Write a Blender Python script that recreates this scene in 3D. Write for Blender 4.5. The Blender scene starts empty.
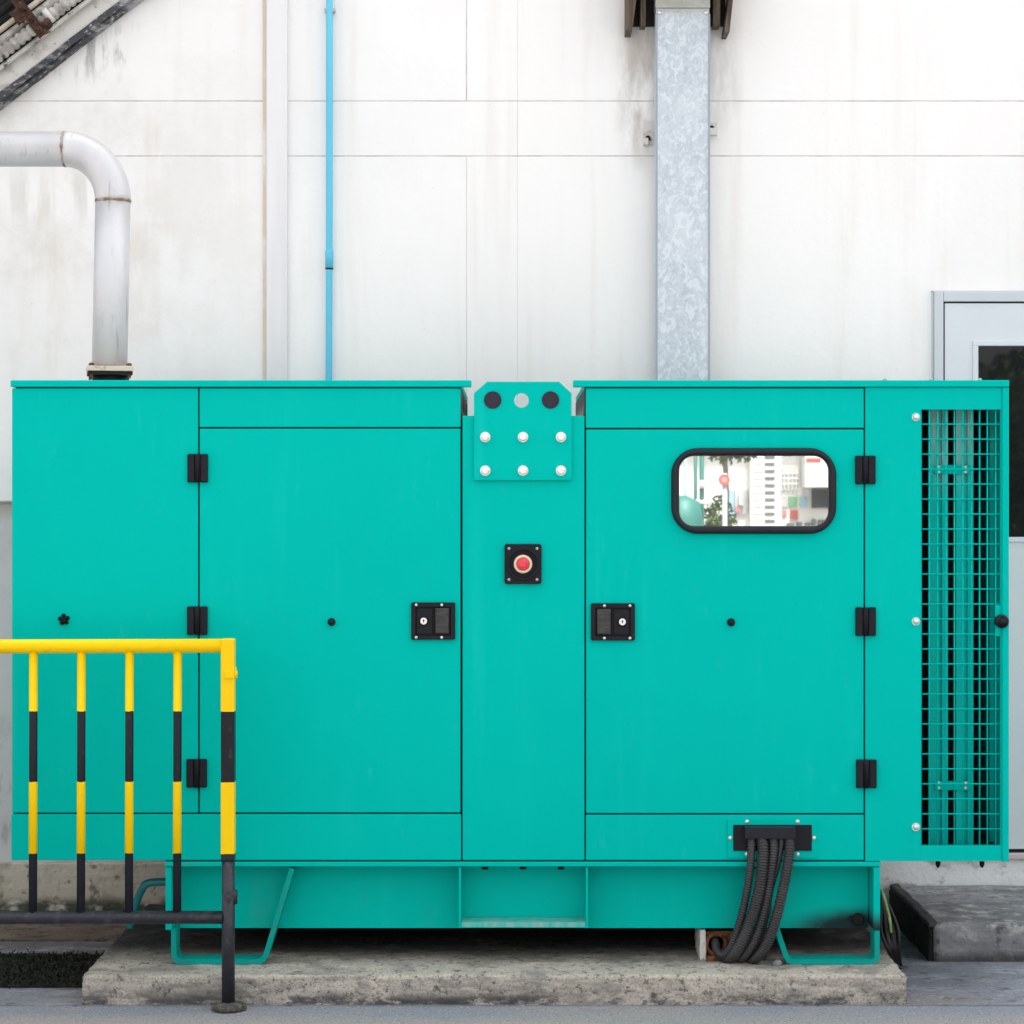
import bpy, bmesh, math, random
from mathutils import Vector, Matrix
random.seed(7)
R = math.radians
sc = bpy.context.scene
COL = sc.collection

# ------------------------------------------------------------------ camera
CAM_Y, CAM_Z, FPX = -7.5, 1.63, 2250.0
def S(Y): return (Y - CAM_Y) / FPX
def PX(px, Y=0.0): return (px - 512) * S(Y)
def PZ(py, Y=0.0): return CAM_Z + (506 - py) * S(Y)
def P(px, py, Y=0.0): return Vector((PX(px, Y), Y, PZ(py, Y)))

cd = bpy.data.cameras.new('camera')
cam = bpy.data.objects.new('camera', cd); COL.objects.link(cam)
cam.location = (0, CAM_Y, CAM_Z); cam.rotation_euler = (R(90), 0, 0)
cd.sensor_width = 36; cd.lens = 36 * FPX / 1024; cd.shift_y = -6 / 1024
cd.clip_start = 0.05; cd.clip_end = 1000
sc.camera = cam

# ------------------------------------------------------------------ light
SUN_EL, SUN_AZ = R(62), R(12)          # hazy sun behind the factory wall: machine and wall stand in its open shade
w = bpy.data.worlds.new('World'); sc.world = w; w.use_nodes = True
nt = w.node_tree; nt.nodes.clear()
sky = nt.nodes.new('ShaderNodeTexSky'); sky.sky_type = 'NISHITA'; sky.sun_disc = False
sky.sun_elevation = SUN_EL; sky.sun_rotation = SUN_AZ
sky.dust_density = 6; sky.air_density = 1.2; sky.ozone_density = 1.0
hs = nt.nodes.new('ShaderNodeHueSaturation'); hs.inputs['Saturation'].default_value = 0.14
bg = nt.nodes.new('ShaderNodeBackground'); bg.inputs['Strength'].default_value = 0.15
ow = nt.nodes.new('ShaderNodeOutputWorld')
nt.links.new(sky.outputs[0], hs.inputs['Color']); nt.links.new(hs.outputs[0], bg.inputs[0]); nt.links.new(bg.outputs[0], ow.inputs[0])
sl = bpy.data.lights.new('sun', 'SUN'); sl.energy = 2.0; sl.angle = R(10); sl.color = (1, 0.965, 0.92)
so = bpy.data.objects.new('sun', sl); COL.objects.link(so)
sdir = Vector((math.sin(SUN_AZ) * math.cos(SUN_EL), math.cos(SUN_AZ) * math.cos(SUN_EL), math.sin(SUN_EL)))
so.rotation_euler = sdir.to_track_quat('Z', 'Y').to_euler(); so.location = (0, -6, 9)
vs = sc.view_settings
vs.view_transform = 'Standard'; vs.look = 'None'; vs.gamma = 1; vs.exposure = 1.68
try: vs.use_curve_mapping = False
except Exception: pass

# ------------------------------------------------------------------ materials
def srgb(r, g, b):
    f = lambda c: (c / 255 / 12.92) if c / 255 <= 0.04045 else ((c / 255 + 0.055) / 1.055) ** 2.4
    return (f(r), f(g), f(b))
def c4(c): return (c[0], c[1], c[2], 1)

def mat(name, base, rough=0.6, metal=0.0, layers=(), bump=0.0, bscale=60, spec=0.5, rvar=0.0, coat=0.0, bvec=(1, 1, 1)):
    """layers: dicts color, scale (3 numbers), lo, hi, amount, [detail], [region=(cx,cy,cz,rx,ry,rz)], [rough]"""
    m = bpy.data.materials.new(name); m.use_nodes = True
    t = m.node_tree; N = t.nodes; L = t.links
    bs = N['Principled BSDF']
    bs.inputs['Roughness'].default_value = rough; bs.inputs['Metallic'].default_value = metal
    bs.inputs['Specular IOR Level'].default_value = spec
    if coat: bs.inputs['Coat Weight'].default_value = coat; bs.inputs['Coat Roughness'].default_value = 0.15
    geo = N.new('ShaderNodeNewGeometry')
    rgb = N.new('ShaderNodeRGB'); rgb.outputs[0].default_value = c4(base)
    cur = rgb.outputs[0]
    for i, ly in enumerate(layers):
        mp = N.new('ShaderNodeMapping'); mp.inputs['Scale'].default_value = ly.get('scale', (3, 3, 3))
        mp.inputs['Location'].default_value = (i * 3.7 + 1.3, i * 1.9, i * 2.3)
        L.new(geo.outputs['Position'], mp.inputs['Vector'])
        if ly.get('voronoi'):
            nz = N.new('ShaderNodeTexVoronoi'); nz.inputs['Scale'].default_value = 1.0
            src = nz.outputs['Color']
            sep = N.new('ShaderNodeSeparateColor'); L.new(src, sep.inputs[0]); src = sep.outputs[0]
            L.new(mp.outputs[0], nz.inputs['Vector'])
        else:
            nz = N.new('ShaderNodeTexNoise'); nz.inputs['Scale'].default_value = 1.0
            nz.inputs['Detail'].default_value = ly.get('detail', 6); nz.inputs['Roughness'].default_value = ly.get('nr', 0.6)
            nz.inputs['Distortion'].default_value = ly.get('dist', 0.0)
            L.new(mp.outputs[0], nz.inputs['Vector']); src = nz.outputs[0]
        mr = N.new('ShaderNodeMapRange'); mr.interpolation_type = 'SMOOTHSTEP'
        mr.inputs['From Min'].default_value = ly.get('lo', 0.4); mr.inputs['From Max'].default_value = ly.get('hi', 0.6)
        mr.inputs['To Max'].default_value = ly.get('amount', 1.0)
        L.new(src, mr.inputs['Value']); fac = mr.outputs[0]
        if 'region' in ly:
            cx, cy, cz, rx, ry, rz = ly['region']
            sb = N.new('ShaderNodeVectorMath'); sb.operation = 'SUBTRACT'; sb.inputs[1].default_value = (cx, cy, cz)
            mu = N.new('ShaderNodeVectorMath'); mu.operation = 'MULTIPLY'; mu.inputs[1].default_value = (1 / rx, 1 / ry, 1 / rz)
            ln = N.new('ShaderNodeVectorMath'); ln.operation = 'LENGTH'
            L.new(geo.outputs['Position'], sb.inputs[0]); L.new(sb.outputs[0], mu.inputs[0]); L.new(mu.outputs[0], ln.inputs[0])
            m2 = N.new('ShaderNodeMapRange'); m2.interpolation_type = 'SMOOTHSTEP'
            m2.inputs['From Min'].default_value = 1.0; m2.inputs['From Max'].default_value = ly.get('soft', 0.3)
            L.new(ln.outputs['Value'], m2.inputs['Value'])
            mm = N.new('ShaderNodeMath'); mm.operation = 'MULTIPLY'
            L.new(fac, mm.inputs[0]); L.new(m2.outputs[0], mm.inputs[1]); fac = mm.outputs[0]
        mx = N.new('ShaderNodeMix'); mx.data_type = 'RGBA'
        mx.inputs['B'].default_value = (0, 0, 0, 1)
        L.new(fac, mx.inputs[0]); L.new(cur, mx.inputs[6]); mx.inputs[7].default_value = c4(ly['color'])
        cur = mx.outputs[2]
    L.new(cur, bs.inputs['Base Color'])
    if rvar:
        nz = N.new('ShaderNodeTexNoise'); nz.inputs['Scale'].default_value = 4; nz.inputs['Detail'].default_value = 6
        L.new(geo.outputs['Position'], nz.inputs['Vector'])
        mr = N.new('ShaderNodeMapRange'); mr.inputs['From Min'].default_value = 0.3; mr.inputs['From Max'].default_value = 0.7
        mr.inputs['To Min'].default_value = rough - rvar; mr.inputs['To Max'].default_value = rough + rvar
        L.new(nz.outputs[0], mr.inputs['Value']); L.new(mr.outputs[0], bs.inputs['Roughness'])
    if bump:
        mp = N.new('ShaderNodeMapping'); mp.inputs['Scale'].default_value = bvec
        L.new(geo.outputs['Position'], mp.inputs['Vector'])
        nz = N.new('ShaderNodeTexNoise'); nz.inputs['Scale'].default_value = bscale; nz.inputs['Detail'].default_value = 5
        L.new(mp.outputs[0], nz.inputs['Vector'])
        bp = N.new('ShaderNodeBump'); bp.inputs['Strength'].default_value = bump; bp.inputs['Distance'].default_value = 0.01
        L.new(nz.outputs[0], bp.inputs['Height']); L.new(bp.outputs[0], bs.inputs['Normal'])
    return m

TEAL = (0.0, 0.495, 0.418)
TEAL_LAYERS = [
    dict(color=(0.0, 0.455, 0.40), scale=(1.3, 1.3, 0.9), lo=0.35, hi=0.7, amount=0.5),
    dict(color=(0.01, 0.55, 0.49), scale=(13, 13, 0.8), lo=0.55, hi=0.75, amount=0.35),
    dict(color=(0.02, 0.30, 0.26), scale=(60, 60, 45), lo=0.66, hi=0.76, amount=0.5),
    dict(color=(0.06, 0.52, 0.46), scale=(40, 40, 14), lo=0.60, hi=0.76, amount=0.16),
]
M = {}
M['teal'] = mat('teal_paint', TEAL, 0.5, spec=0.02, layers=TEAL_LAYERS, bump=0.02, bscale=9, rvar=0.06)
M['teal_dusty'] = mat('teal_paint_dusty', TEAL, 0.6, layers=TEAL_LAYERS + [
    dict(color=(0.42, 0.45, 0.43), scale=(30, 30, 8), lo=0.35, hi=0.65, amount=0.55)])
M['teal_skid'] = mat('teal_paint_skid', TEAL, 0.55, spec=0.03, layers=TEAL_LAYERS + [
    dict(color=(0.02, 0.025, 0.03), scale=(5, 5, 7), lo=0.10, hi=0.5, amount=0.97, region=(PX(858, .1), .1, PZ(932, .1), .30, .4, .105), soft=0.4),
    dict(color=(0.10, 0.26, 0.23), scale=(8, 8, 3), lo=0.55, hi=0.8, amount=0.25)], bump=0.03, bscale=12)
M['teal_dark'] = mat('teal_worn_bar', (0.0, 0.33, 0.28), 0.55, spec=0.1, layers=[dict(color=(0.05, 0.22, 0.2), scale=(30, 30, 30), lo=0.5, hi=0.7, amount=0.6), dict(color=(0.0, 0.42, 0.36), scale=(8, 8, 8), lo=0.5, hi=0.7, amount=0.7)])
M['teal_hose'] = mat('teal_hose', (0.005, 0.16, 0.17), 0.4)
M['roof_bounce'] = mat('pale_roof_bounce', (0.62, 0.65, 0.63), 0.9, layers=[dict(color=(0.28, 0.46, 0.42), scale=(5, 5, 5), lo=0.45, hi=0.65, amount=0.6)])  # pale tone chosen for the light it throws back from the unseen roof
M['dark'] = mat('dark_interior', (0.006, 0.012, 0.016), 0.8)
M['baffle'] = mat('baffle_paint', (0.0, 0.48, 0.43), 0.5, spec=0.1, layers=[
    dict(color=(0.38, 0.45, 0.42), scale=(50, 50, 3), lo=0.35, hi=0.6, amount=0.8, region=(PX(950), .12, PZ(425), .25, .4, .28), soft=0.2)])
M['black_plastic'] = mat('black_plastic', (0.0105, 0.0108, 0.0165), 0.5, spec=0.18, layers=[
    dict(color=(0.02, 0.02, 0.023), scale=(25, 25, 25), lo=0.5, hi=0.8, amount=0.6)])
M['black_recess'] = mat('black_recess', (0.004, 0.004, 0.005), 0.6, spec=0.2)
M['latch_metal'] = mat('dark_latch_metal', (0.030, 0.030, 0.031), 0.42, 0.3, layers=[
    dict(color=(0.065, 0.062, 0.058), scale=(30, 30, 140), lo=0.42, hi=0.66, amount=0.8)])
M['rust_dark'] = mat('dark_rust', (0.055, 0.028, 0.017), 0.95, layers=[
    dict(color=(0.17, 0.07, 0.03), scale=(38, 38, 38), lo=0.5, hi=0.66, amount=0.8),
    dict(color=(0.012, 0.010, 0.009), scale=(28, 28, 28), lo=0.55, hi=0.66, amount=0.85)], bump=1.0, bscale=70)
M['oldgrey'] = mat('grimy_pale_conduit', (0.50, 0.48, 0.44), 0.75, layers=[
    dict(color=(0.22, 0.20, 0.175), scale=(12, 12, 14), lo=0.46, hi=0.64, amount=0.8),
    dict(color=(0.04, 0.037, 0.034), scale=(24, 24, 26), lo=0.58, hi=0.66, amount=0.85)], bump=0.3)
M['rubber'] = mat('black_rubber', (0.012, 0.013, 0.019), 0.4, spec=0.25, layers=[
    dict(color=(0.03, 0.03, 0.036), scale=(20, 20, 20), lo=0.5, hi=0.8, amount=0.5)])
M['plug'] = mat('grey_plug', (0.03, 0.026, 0.042), 0.7, spec=0.3)
M['chrome'] = mat('zinc_bolt', (0.74, 0.72, 0.70), 0.32, 0.6)
M['red'] = mat('red_button', (0.75, 0.02, 0.05), 0.25, coat=0.5)
M['cream'] = mat('cream_collar', (0.80, 0.66, 0.45), 0.4)
M['mirror'] = mat('dusty_reflective_glass', (0.66, 0.67, 0.64), 0.012, 0.9)
M['doorglass'] = mat('dark_glass', (0.012, 0.013, 0.014), 0.02, spec=0.6)
M['silver'] = mat('silver_pipe_paint', (0.60, 0.60, 0.62), 0.42, 0.3, layers=[
    dict(color=(0.72, 0.71, 0.70), scale=(6, 6, 2), lo=0.4, hi=0.65, amount=0.6),
    dict(color=(0.36, 0.25, 0.17), scale=(14, 14, 5), lo=0.6, hi=0.8, amount=0.55),
    dict(color=(0.34, 0.31, 0.28), scale=(30, 30, 4), lo=0.58, hi=0.72, amount=0.6)], bump=0.05, bscale=30)
M['weld'] = mat('rusty_weld', (0.42, 0.36, 0.31), 0.7, 0.2, layers=[
    dict(color=(0.22, 0.10, 0.04), scale=(30, 30, 30), lo=0.45, hi=0.62, amount=0.85)], bump=0.4, bscale=120)
M['flange'] = mat('pale_flange', (0.62, 0.55, 0.44), 0.6, 0.2, layers=[
    dict(color=(0.3, 0.16, 0.07), scale=(40, 40, 40), lo=0.55, hi=0.7, amount=0.6)])
M['galv'] = mat('galvanised_steel', (0.50, 0.55, 0.60), 0.5, 0.15, layers=[
    dict(color=(0.60, 0.66, 0.71), scale=(120, 120, 90), voronoi=True, lo=0.2, hi=0.9, amount=0.55),
    dict(color=(0.70, 0.75, 0.79), scale=(26, 26, 20), lo=0.5, hi=0.6, amount=0.7, dist=1.5),
    dict(color=(0.42, 0.47, 0.53), scale=(48, 48, 36), lo=0.54, hi=0.64, amount=0.75, dist=1.0),
    dict(color=(0.72, 0.76, 0.79), scale=(6, 6, 3), lo=0.45, hi=0.7, amount=0.45),
    dict(color=(0.36, 0.35, 0.27), scale=(12, 12, 20), lo=0.2, hi=0.5, amount=0.8, region=(PX(682, 1.25), 1.3, PZ(-14, 1.25), .3, 1, .13), soft=0.5)],
    bump=0.03, bscale=40)
WALLW = (0.878, 0.866, 0.848)
M['wall'] = mat('white_plaster', WALLW, 0.85, layers=[
    dict(color=(0.82, 0.812, 0.81), scale=(0.7, 0.7, 0.45), lo=0.42, hi=0.68, amount=0.8),
    dict(color=(0.76, 0.715, 0.67), scale=(9, 9, 0.5), lo=0.52, hi=0.74, amount=0.5),
    dict(color=(0.90, 0.895, 0.89), scale=(2.2, 2.2, 1.1), lo=0.5, hi=0.7, amount=0.6),
    dict(color=(0.75, 0.725, 0.69), scale=(1.6, 1.6, 1.4), lo=0.45, hi=0.62, amount=0.75, nr=.7, region=(-2.0, 1.4, 2.8, 1.6, 2, 1.7), soft=0.2),
    dict(color=(0.68, 0.59, 0.50), scale=(5, 5, 0.8), lo=0.48, hi=0.72, amount=0.6, region=(-1.95, 1.4, 2.9, 1.1, 2, 1.6), soft=0.2),
    dict(color=(0.52, 0.475, 0.43), scale=(14, 14, 4), lo=0.30, hi=0.62, amount=0.95, region=(PX(640, 1.4), 1.4, PZ(85, 1.4), .13, 2, .46), soft=0.25),
    dict(color=(0.60, 0.58, 0.56), scale=(14, 14, 4), lo=0.30, hi=0.62, amount=0.8, region=(PX(722, 1.4), 1.4, PZ(75, 1.4), .10, 2, .34), soft=0.25),
    dict(color=(0.60, 0.57, 0.53), scale=(16, 16, 2.0), lo=0.45, hi=0.65, amount=0.5, region=(PX(50, 1.4), 1.4, PZ(195, 1.4), .42, 2, .17), soft=0.2),
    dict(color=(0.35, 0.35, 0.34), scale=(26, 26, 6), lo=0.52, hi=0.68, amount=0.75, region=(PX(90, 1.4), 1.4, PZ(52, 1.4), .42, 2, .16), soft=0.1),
    dict(color=(0.55, 0.52, 0.49), scale=(90, 90, 90), lo=0.66, hi=0.74, amount=0.6),
], bump=0.12, bscale=28)
M['wall_low'] = mat('weathered_plaster', (0.60, 0.59, 0.59), 0.9, layers=[
    dict(color=(0.42, 0.41, 0.41), scale=(4, 4, 2), lo=0.4, hi=0.65, amount=0.8),
    dict(color=(0.26, 0.25, 0.25), scale=(18, 18, 9), lo=0.5, hi=0.66, amount=0.6, region=(-2.2, 1.4, .45, .6, 1, .55), soft=0.1),
    dict(color=(0.45, 0.32, 0.2), scale=(10, 10, 3), lo=0.3, hi=0.5, amount=0.5, region=(-2.2, 1.4, PZ(506, 1.4), .6, 1, .08), soft=0.1)], bump=0.15, bscale=40)  # last layer paints the brown shadow line below the ledge
M['groove'] = mat('groove_grime', (0.70, 0.68, 0.66), 0.9, layers=[
    dict(color=(0.10, 0.095, 0.09), scale=(5, 5, 5), lo=0.36, hi=0.74, amount=0.85, detail=9, nr=.75)])
M['conduit_white'] = mat('white_trunking', (0.78, 0.775, 0.785), 0.7, layers=[
    dict(color=(0.68, 0.66, 0.67), scale=(10, 10, 0.7), lo=0.45, hi=0.7, amount=0.6)], bump=0.05)
M['sealant'] = mat('stained_sealant', (0.66, 0.55, 0.46), 0.8, layers=[
    dict(color=(0.78, 0.74, 0.7), scale=(6, 6, 4), lo=0.45, hi=0.6, amount=0.8)])
M['bluepipe'] = mat('blue_pvc', (0.10, 0.52, 0.72), 0.35, layers=[
    dict(color=(0.18, 0.62, 0.76), scale=(5, 5, 1.2), lo=0.45, hi=0.65, amount=0.5)])
M['steel'] = mat('dull_steel', (0.45, 0.45, 0.45), 0.45, 0.6)
M['wood'] = mat('old_brown_wood', (0.065, 0.046, 0.032), 0.85, layers=[
    dict(color=(0.17, 0.13, 0.09), scale=(60, 60, 4), lo=0.42, hi=0.62, amount=0.7),
    dict(color=(0.04, 0.03, 0.02), scale=(40, 40, 3), lo=0.55, hi=0.7, amount=0.8)], bump=0.2)
M['wood_dark'] = mat('dark_wood', (0.02, 0.015, 0.012), 0.9)
M['doorpaint'] = mat('pale_blue_grey_paint', (0.66, 0.70, 0.74), 0.45, layers=[
    dict(color=(0.60, 0.65, 0.70), scale=(2.5, 2.5, 1.5), lo=0.4, hi=0.65, amount=0.6),
    dict(color=(0.40, 0.42, 0.45), scale=(60, 60, 60), lo=0.68, hi=0.74, amount=0.6)])
M['doorframe'] = mat('grey_frame_paint', (0.56, 0.60, 0.64), 0.5)
CONC = (0.33, 0.315, 0.29)
M['concrete'] = mat('pad_concrete', (0.46, 0.41, 0.35), 0.9, layers=[
    dict(color=(0.19, 0.18, 0.165), scale=(6, 6, 12), lo=0.45, hi=0.62, amount=0.75),
    dict(color=(0.56, 0.49, 0.41), scale=(3, 9, 14), lo=0.5, hi=0.68, amount=0.7),
    dict(color=(0.06, 0.058, 0.055), scale=(34, 34, 40), lo=0.55, hi=0.62, amount=0.85, nr=.75),
    dict(color=(0.20, 0.19, 0.175), scale=(120, 120, 120), lo=0.50, hi=0.60, amount=0.75, nr=.75),
    dict(color=(0.66, 0.60, 0.53), scale=(90, 90, 120), lo=0.57, hi=0.66, amount=0.6, nr=.75),
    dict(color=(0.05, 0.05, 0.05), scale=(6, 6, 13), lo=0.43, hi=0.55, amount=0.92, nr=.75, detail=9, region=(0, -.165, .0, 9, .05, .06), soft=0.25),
    dict(color=(0.025, 0.024, 0.024), scale=(5, 5, 5), lo=0.15, hi=0.45, amount=0.95, region=(PX(540), .95, .1, 7, .95, .03), soft=0.62),  # shade under the generator painted into the pad colour, along with oily grime
], bump=0.5, bscale=50)
M['plinth'] = mat('plinth_concrete', (0.52, 0.47, 0.39), 0.9, layers=[
    dict(color=(0.27, 0.24, 0.20), scale=(7, 7, 7), lo=0.48, hi=0.66, amount=0.75),
    dict(color=(0.09, 0.09, 0.075), scale=(16, 16, 14), lo=0.56, hi=0.66, amount=0.75),
    dict(color=(0.035, 0.045, 0.025), scale=(12, 12, 20), lo=0.3, hi=0.52, amount=0.95, region=(-1.9, 1.36, .03, 3, 1, .07), soft=0.35)], bump=0.5, bscale=45)
M['plinth_white'] = mat('whitewashed_plinth', (0.88, 0.88, 0.88), 0.9, layers=[
    dict(color=(0.34, 0.33, 0.33), scale=(9, 9, 14), lo=0.52, hi=0.64, amount=0.75),
    dict(color=(0.64, 0.60, 0.58), scale=(3, 3, 6), lo=0.5, hi=0.64, amount=0.6)], bump=0.4, bscale=45)
M['step'] = mat('step_concrete', (0.25, 0.25, 0.26), 0.9, layers=[
    dict(color=(0.12, 0.12, 0.125), scale=(2, 5, 9), lo=0.42, hi=0.62, amount=0.8),
    dict(color=(0.44, 0.43, 0.41), scale=(12, 12, 18), lo=0.50, hi=0.66, amount=0.8, nr=.72),
    dict(color=(0.06, 0.06, 0.06), scale=(30, 30, 30), lo=0.55, hi=0.66, amount=0.7),
    dict(color=(0.04, 0.042, 0.042), scale=(8, 8, 16), lo=0.3, hi=0.5, amount=0.85, region=(2.5, .52, .0, 3, .2, .05), soft=0.3)], bump=0.5, bscale=45)
M['grime_and_shade'] = mat('black_grime_and_shade', (0.009, 0.009, 0.009), 0.95, layers=[
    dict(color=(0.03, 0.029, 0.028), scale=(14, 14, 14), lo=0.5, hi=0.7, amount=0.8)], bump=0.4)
M['asphalt'] = mat('ground_asphalt', (0.26, 0.25, 0.25), 0.9, layers=[
    dict(color=(0.30, 0.265, 0.25), scale=(0.8, 1.3, 1), lo=0.42, hi=0.65, amount=0.7),
    dict(color=(0.21, 0.22, 0.25), scale=(3, 7, 1), lo=0.48, hi=0.70, amount=0.55),
    dict(color=(0.20, 0.225, 0.28), scale=(2, 5, 2), lo=0.25, hi=0.6, amount=0.85, region=(0, -.19, 0, 9, .20, 1), soft=0.3),
    dict(color=(0.46, 0.43, 0.41), scale=(110, 60, 70), lo=0.55, hi=0.63, amount=0.8, nr=.75),
    dict(color=(0.07, 0.07, 0.078), scale=(150, 70, 110), lo=0.55, hi=0.63, amount=0.8, nr=.75)], bump=0.5, bscale=120)
M['apron'] = mat('apron_concrete', (0.19, 0.205, 0.235), 0.9, layers=[
    dict(color=(0.30, 0.32, 0.36), scale=(4, 9, 4), lo=0.46, hi=0.64, amount=0.8),
    dict(color=(0.20, 0.17, 0.16), scale=(1.2, 2.5, 1), lo=0.5, hi=0.66, amount=0.7),
    dict(color=(0.05, 0.05, 0.055), scale=(16, 30, 16), lo=0.56, hi=0.68, amount=0.75),
    dict(color=(0.085, 0.075, 0.068), scale=(5, 9, 5), lo=0.25, hi=0.55, amount=0.85, region=(-2.2, .70, 0, 1.1, .38, 1), soft=0.6),
    dict(color=(0.46, 0.47, 0.5), scale=(40, 40, 30), lo=0.58, hi=0.66, amount=0.75, nr=.75),
    dict(color=(0.04, 0.04, 0.045), scale=(70, 50, 30), lo=0.60, hi=0.66, amount=0.8, nr=.75)], bump=0.5, bscale=70)
M['dirt'] = mat('brown_dirt', (0.105, 0.072, 0.055), 0.95, layers=[
    dict(color=(0.19, 0.14, 0.11), scale=(5, 9, 5), lo=0.45, hi=0.65, amount=0.8),
    dict(color=(0.03, 0.025, 0.022), scale=(20, 20, 20), lo=0.5, hi=0.65, amount=0.8)], bump=0.8, bscale=60)
M['soil'] = mat('black_soil', (0.008, 0.008, 0.006), 0.95, layers=[
    dict(color=(0.05, 0.05, 0.035), scale=(20, 20, 20), lo=0.55, hi=0.7, amount=0.7)], bump=1.0, bscale=60)
M['moss'] = mat('dark_moss', (0.0095, 0.0145, 0.006), 0.9, layers=[
    dict(color=(0.03, 0.037, 0.018), scale=(40, 40, 40), lo=0.6, hi=0.72, amount=0.7)])
M['corrug'] = mat('grey_corrugated', (0.026, 0.025, 0.028), 0.5, layers=[
    dict(color=(0.048, 0.046, 0.047), scale=(9, 9, 9), lo=0.45, hi=0.7, amount=0.7)])
M['cable'] = mat('black_cable', (0.006, 0.006, 0.007), 0.4)
M['earth'] = mat('green_yellow_wire', (0.28, 0.48, 0.16), 0.5, layers=[
    dict(color=(0.62, 0.66, 0.35), scale=(40, 40, 40), lo=0.5, hi=0.55, amount=0.8)])
M['rust'] = mat('rusty_iron', (0.20, 0.072, 0.028), 0.95, layers=[
    dict(color=(0.07, 0.026, 0.014), scale=(28, 28, 28), lo=0.45, hi=0.62, amount=0.85),
    dict(color=(0.34, 0.15, 0.06), scale=(45, 45, 45), lo=0.56, hi=0.68, amount=0.7)], bump=0.9, bscale=80)
M['brickwhite'] = mat('chipped_white_block', (0.58, 0.56, 0.53), 0.95, layers=[
    dict(color=(0.2, 0.1, 0.06), scale=(25, 25, 25), lo=0.55, hi=0.64, amount=0.9)], bump=0.6, bscale=50)
M['brick'] = mat('red_brick', (0.22, 0.10, 0.065), 0.95, layers=[
    dict(color=(0.08, 0.05, 0.04), scale=(20, 20, 20), lo=0.5, hi=0.65, amount=0.8)], bump=0.6, bscale=50)
M['mortar'] = mat('dirty_mortar', (0.06, 0.055, 0.05), 0.95, layers=[dict(color=(0.16, 0.145, 0.125), scale=(40, 40, 40), lo=0.48, hi=0.64, amount=0.8), dict(color=(0.012, 0.012, 0.012), scale=(25, 25, 25), lo=0.52, hi=0.64, amount=0.8)], bump=0.8, bscale=90)
M['mossy'] = mat('moss_stained_edge', (0.33, 0.33, 0.34), 0.9, layers=[
    dict(color=(0.045, 0.047, 0.055), scale=(10, 10, 30), lo=0.36, hi=0.54, amount=0.95),
    dict(color=(0.55, 0.54, 0.53), scale=(50, 50, 60), lo=0.58, hi=0.66, amount=0.7)], bump=0.5)
M['oldwhite'] = mat('old_white_paint', (0.66, 0.645, 0.61), 0.8, layers=[
    dict(color=(0.40, 0.37, 0.32), scale=(9, 9, 12), lo=0.5, hi=0.66, amount=0.7),
    dict(color=(0.08, 0.075, 0.07), scale=(30, 30, 34), lo=0.62, hi=0.69, amount=0.8)], bump=0.2)
M['oldbeige'] = mat('old_beige_pipe', (0.50, 0.44, 0.33), 0.7, layers=[
    dict(color=(0.20, 0.15, 0.10), scale=(20, 20, 20), lo=0.5, hi=0.66, amount=0.8)])
M['leaf'] = mat('leaf_green', (0.045, 0.085, 0.025), 0.6, layers=[
    dict(color=(0.13, 0.19, 0.05), scale=(2, 2, 2), lo=0.45, hi=0.65, amount=0.8)])
M['bark'] = mat('bark', (0.15, 0.12, 0.09), 0.9, bump=0.5)
M['farwhite'] = mat('far_white_render', (0.80, 0.79, 0.76), 0.85)
M['fargrey'] = mat('far_grey', (0.50, 0.51, 0.52), 0.8)
M['fardark'] = mat('far_dark_opening', (0.02, 0.025, 0.03), 0.5)
M['farslot'] = mat('far_slot', (0.13, 0.14, 0.15), 0.7)
M['farblue'] = mat('far_blue', (0.35, 0.55, 0.68), 0.6)
M['fargreen'] = mat('far_green', (0.16, 0.36, 0.19), 0.6)
M['farpink'] = mat('far_pale_pink', (0.50, 0.24, 0.22), 0.5)
M['farred'] = mat('far_red', (0.45, 0.09, 0.08), 0.5)
M['fartank'] = mat('far_teal_tank', (0.03, 0.17, 0.145), 0.5)

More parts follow.
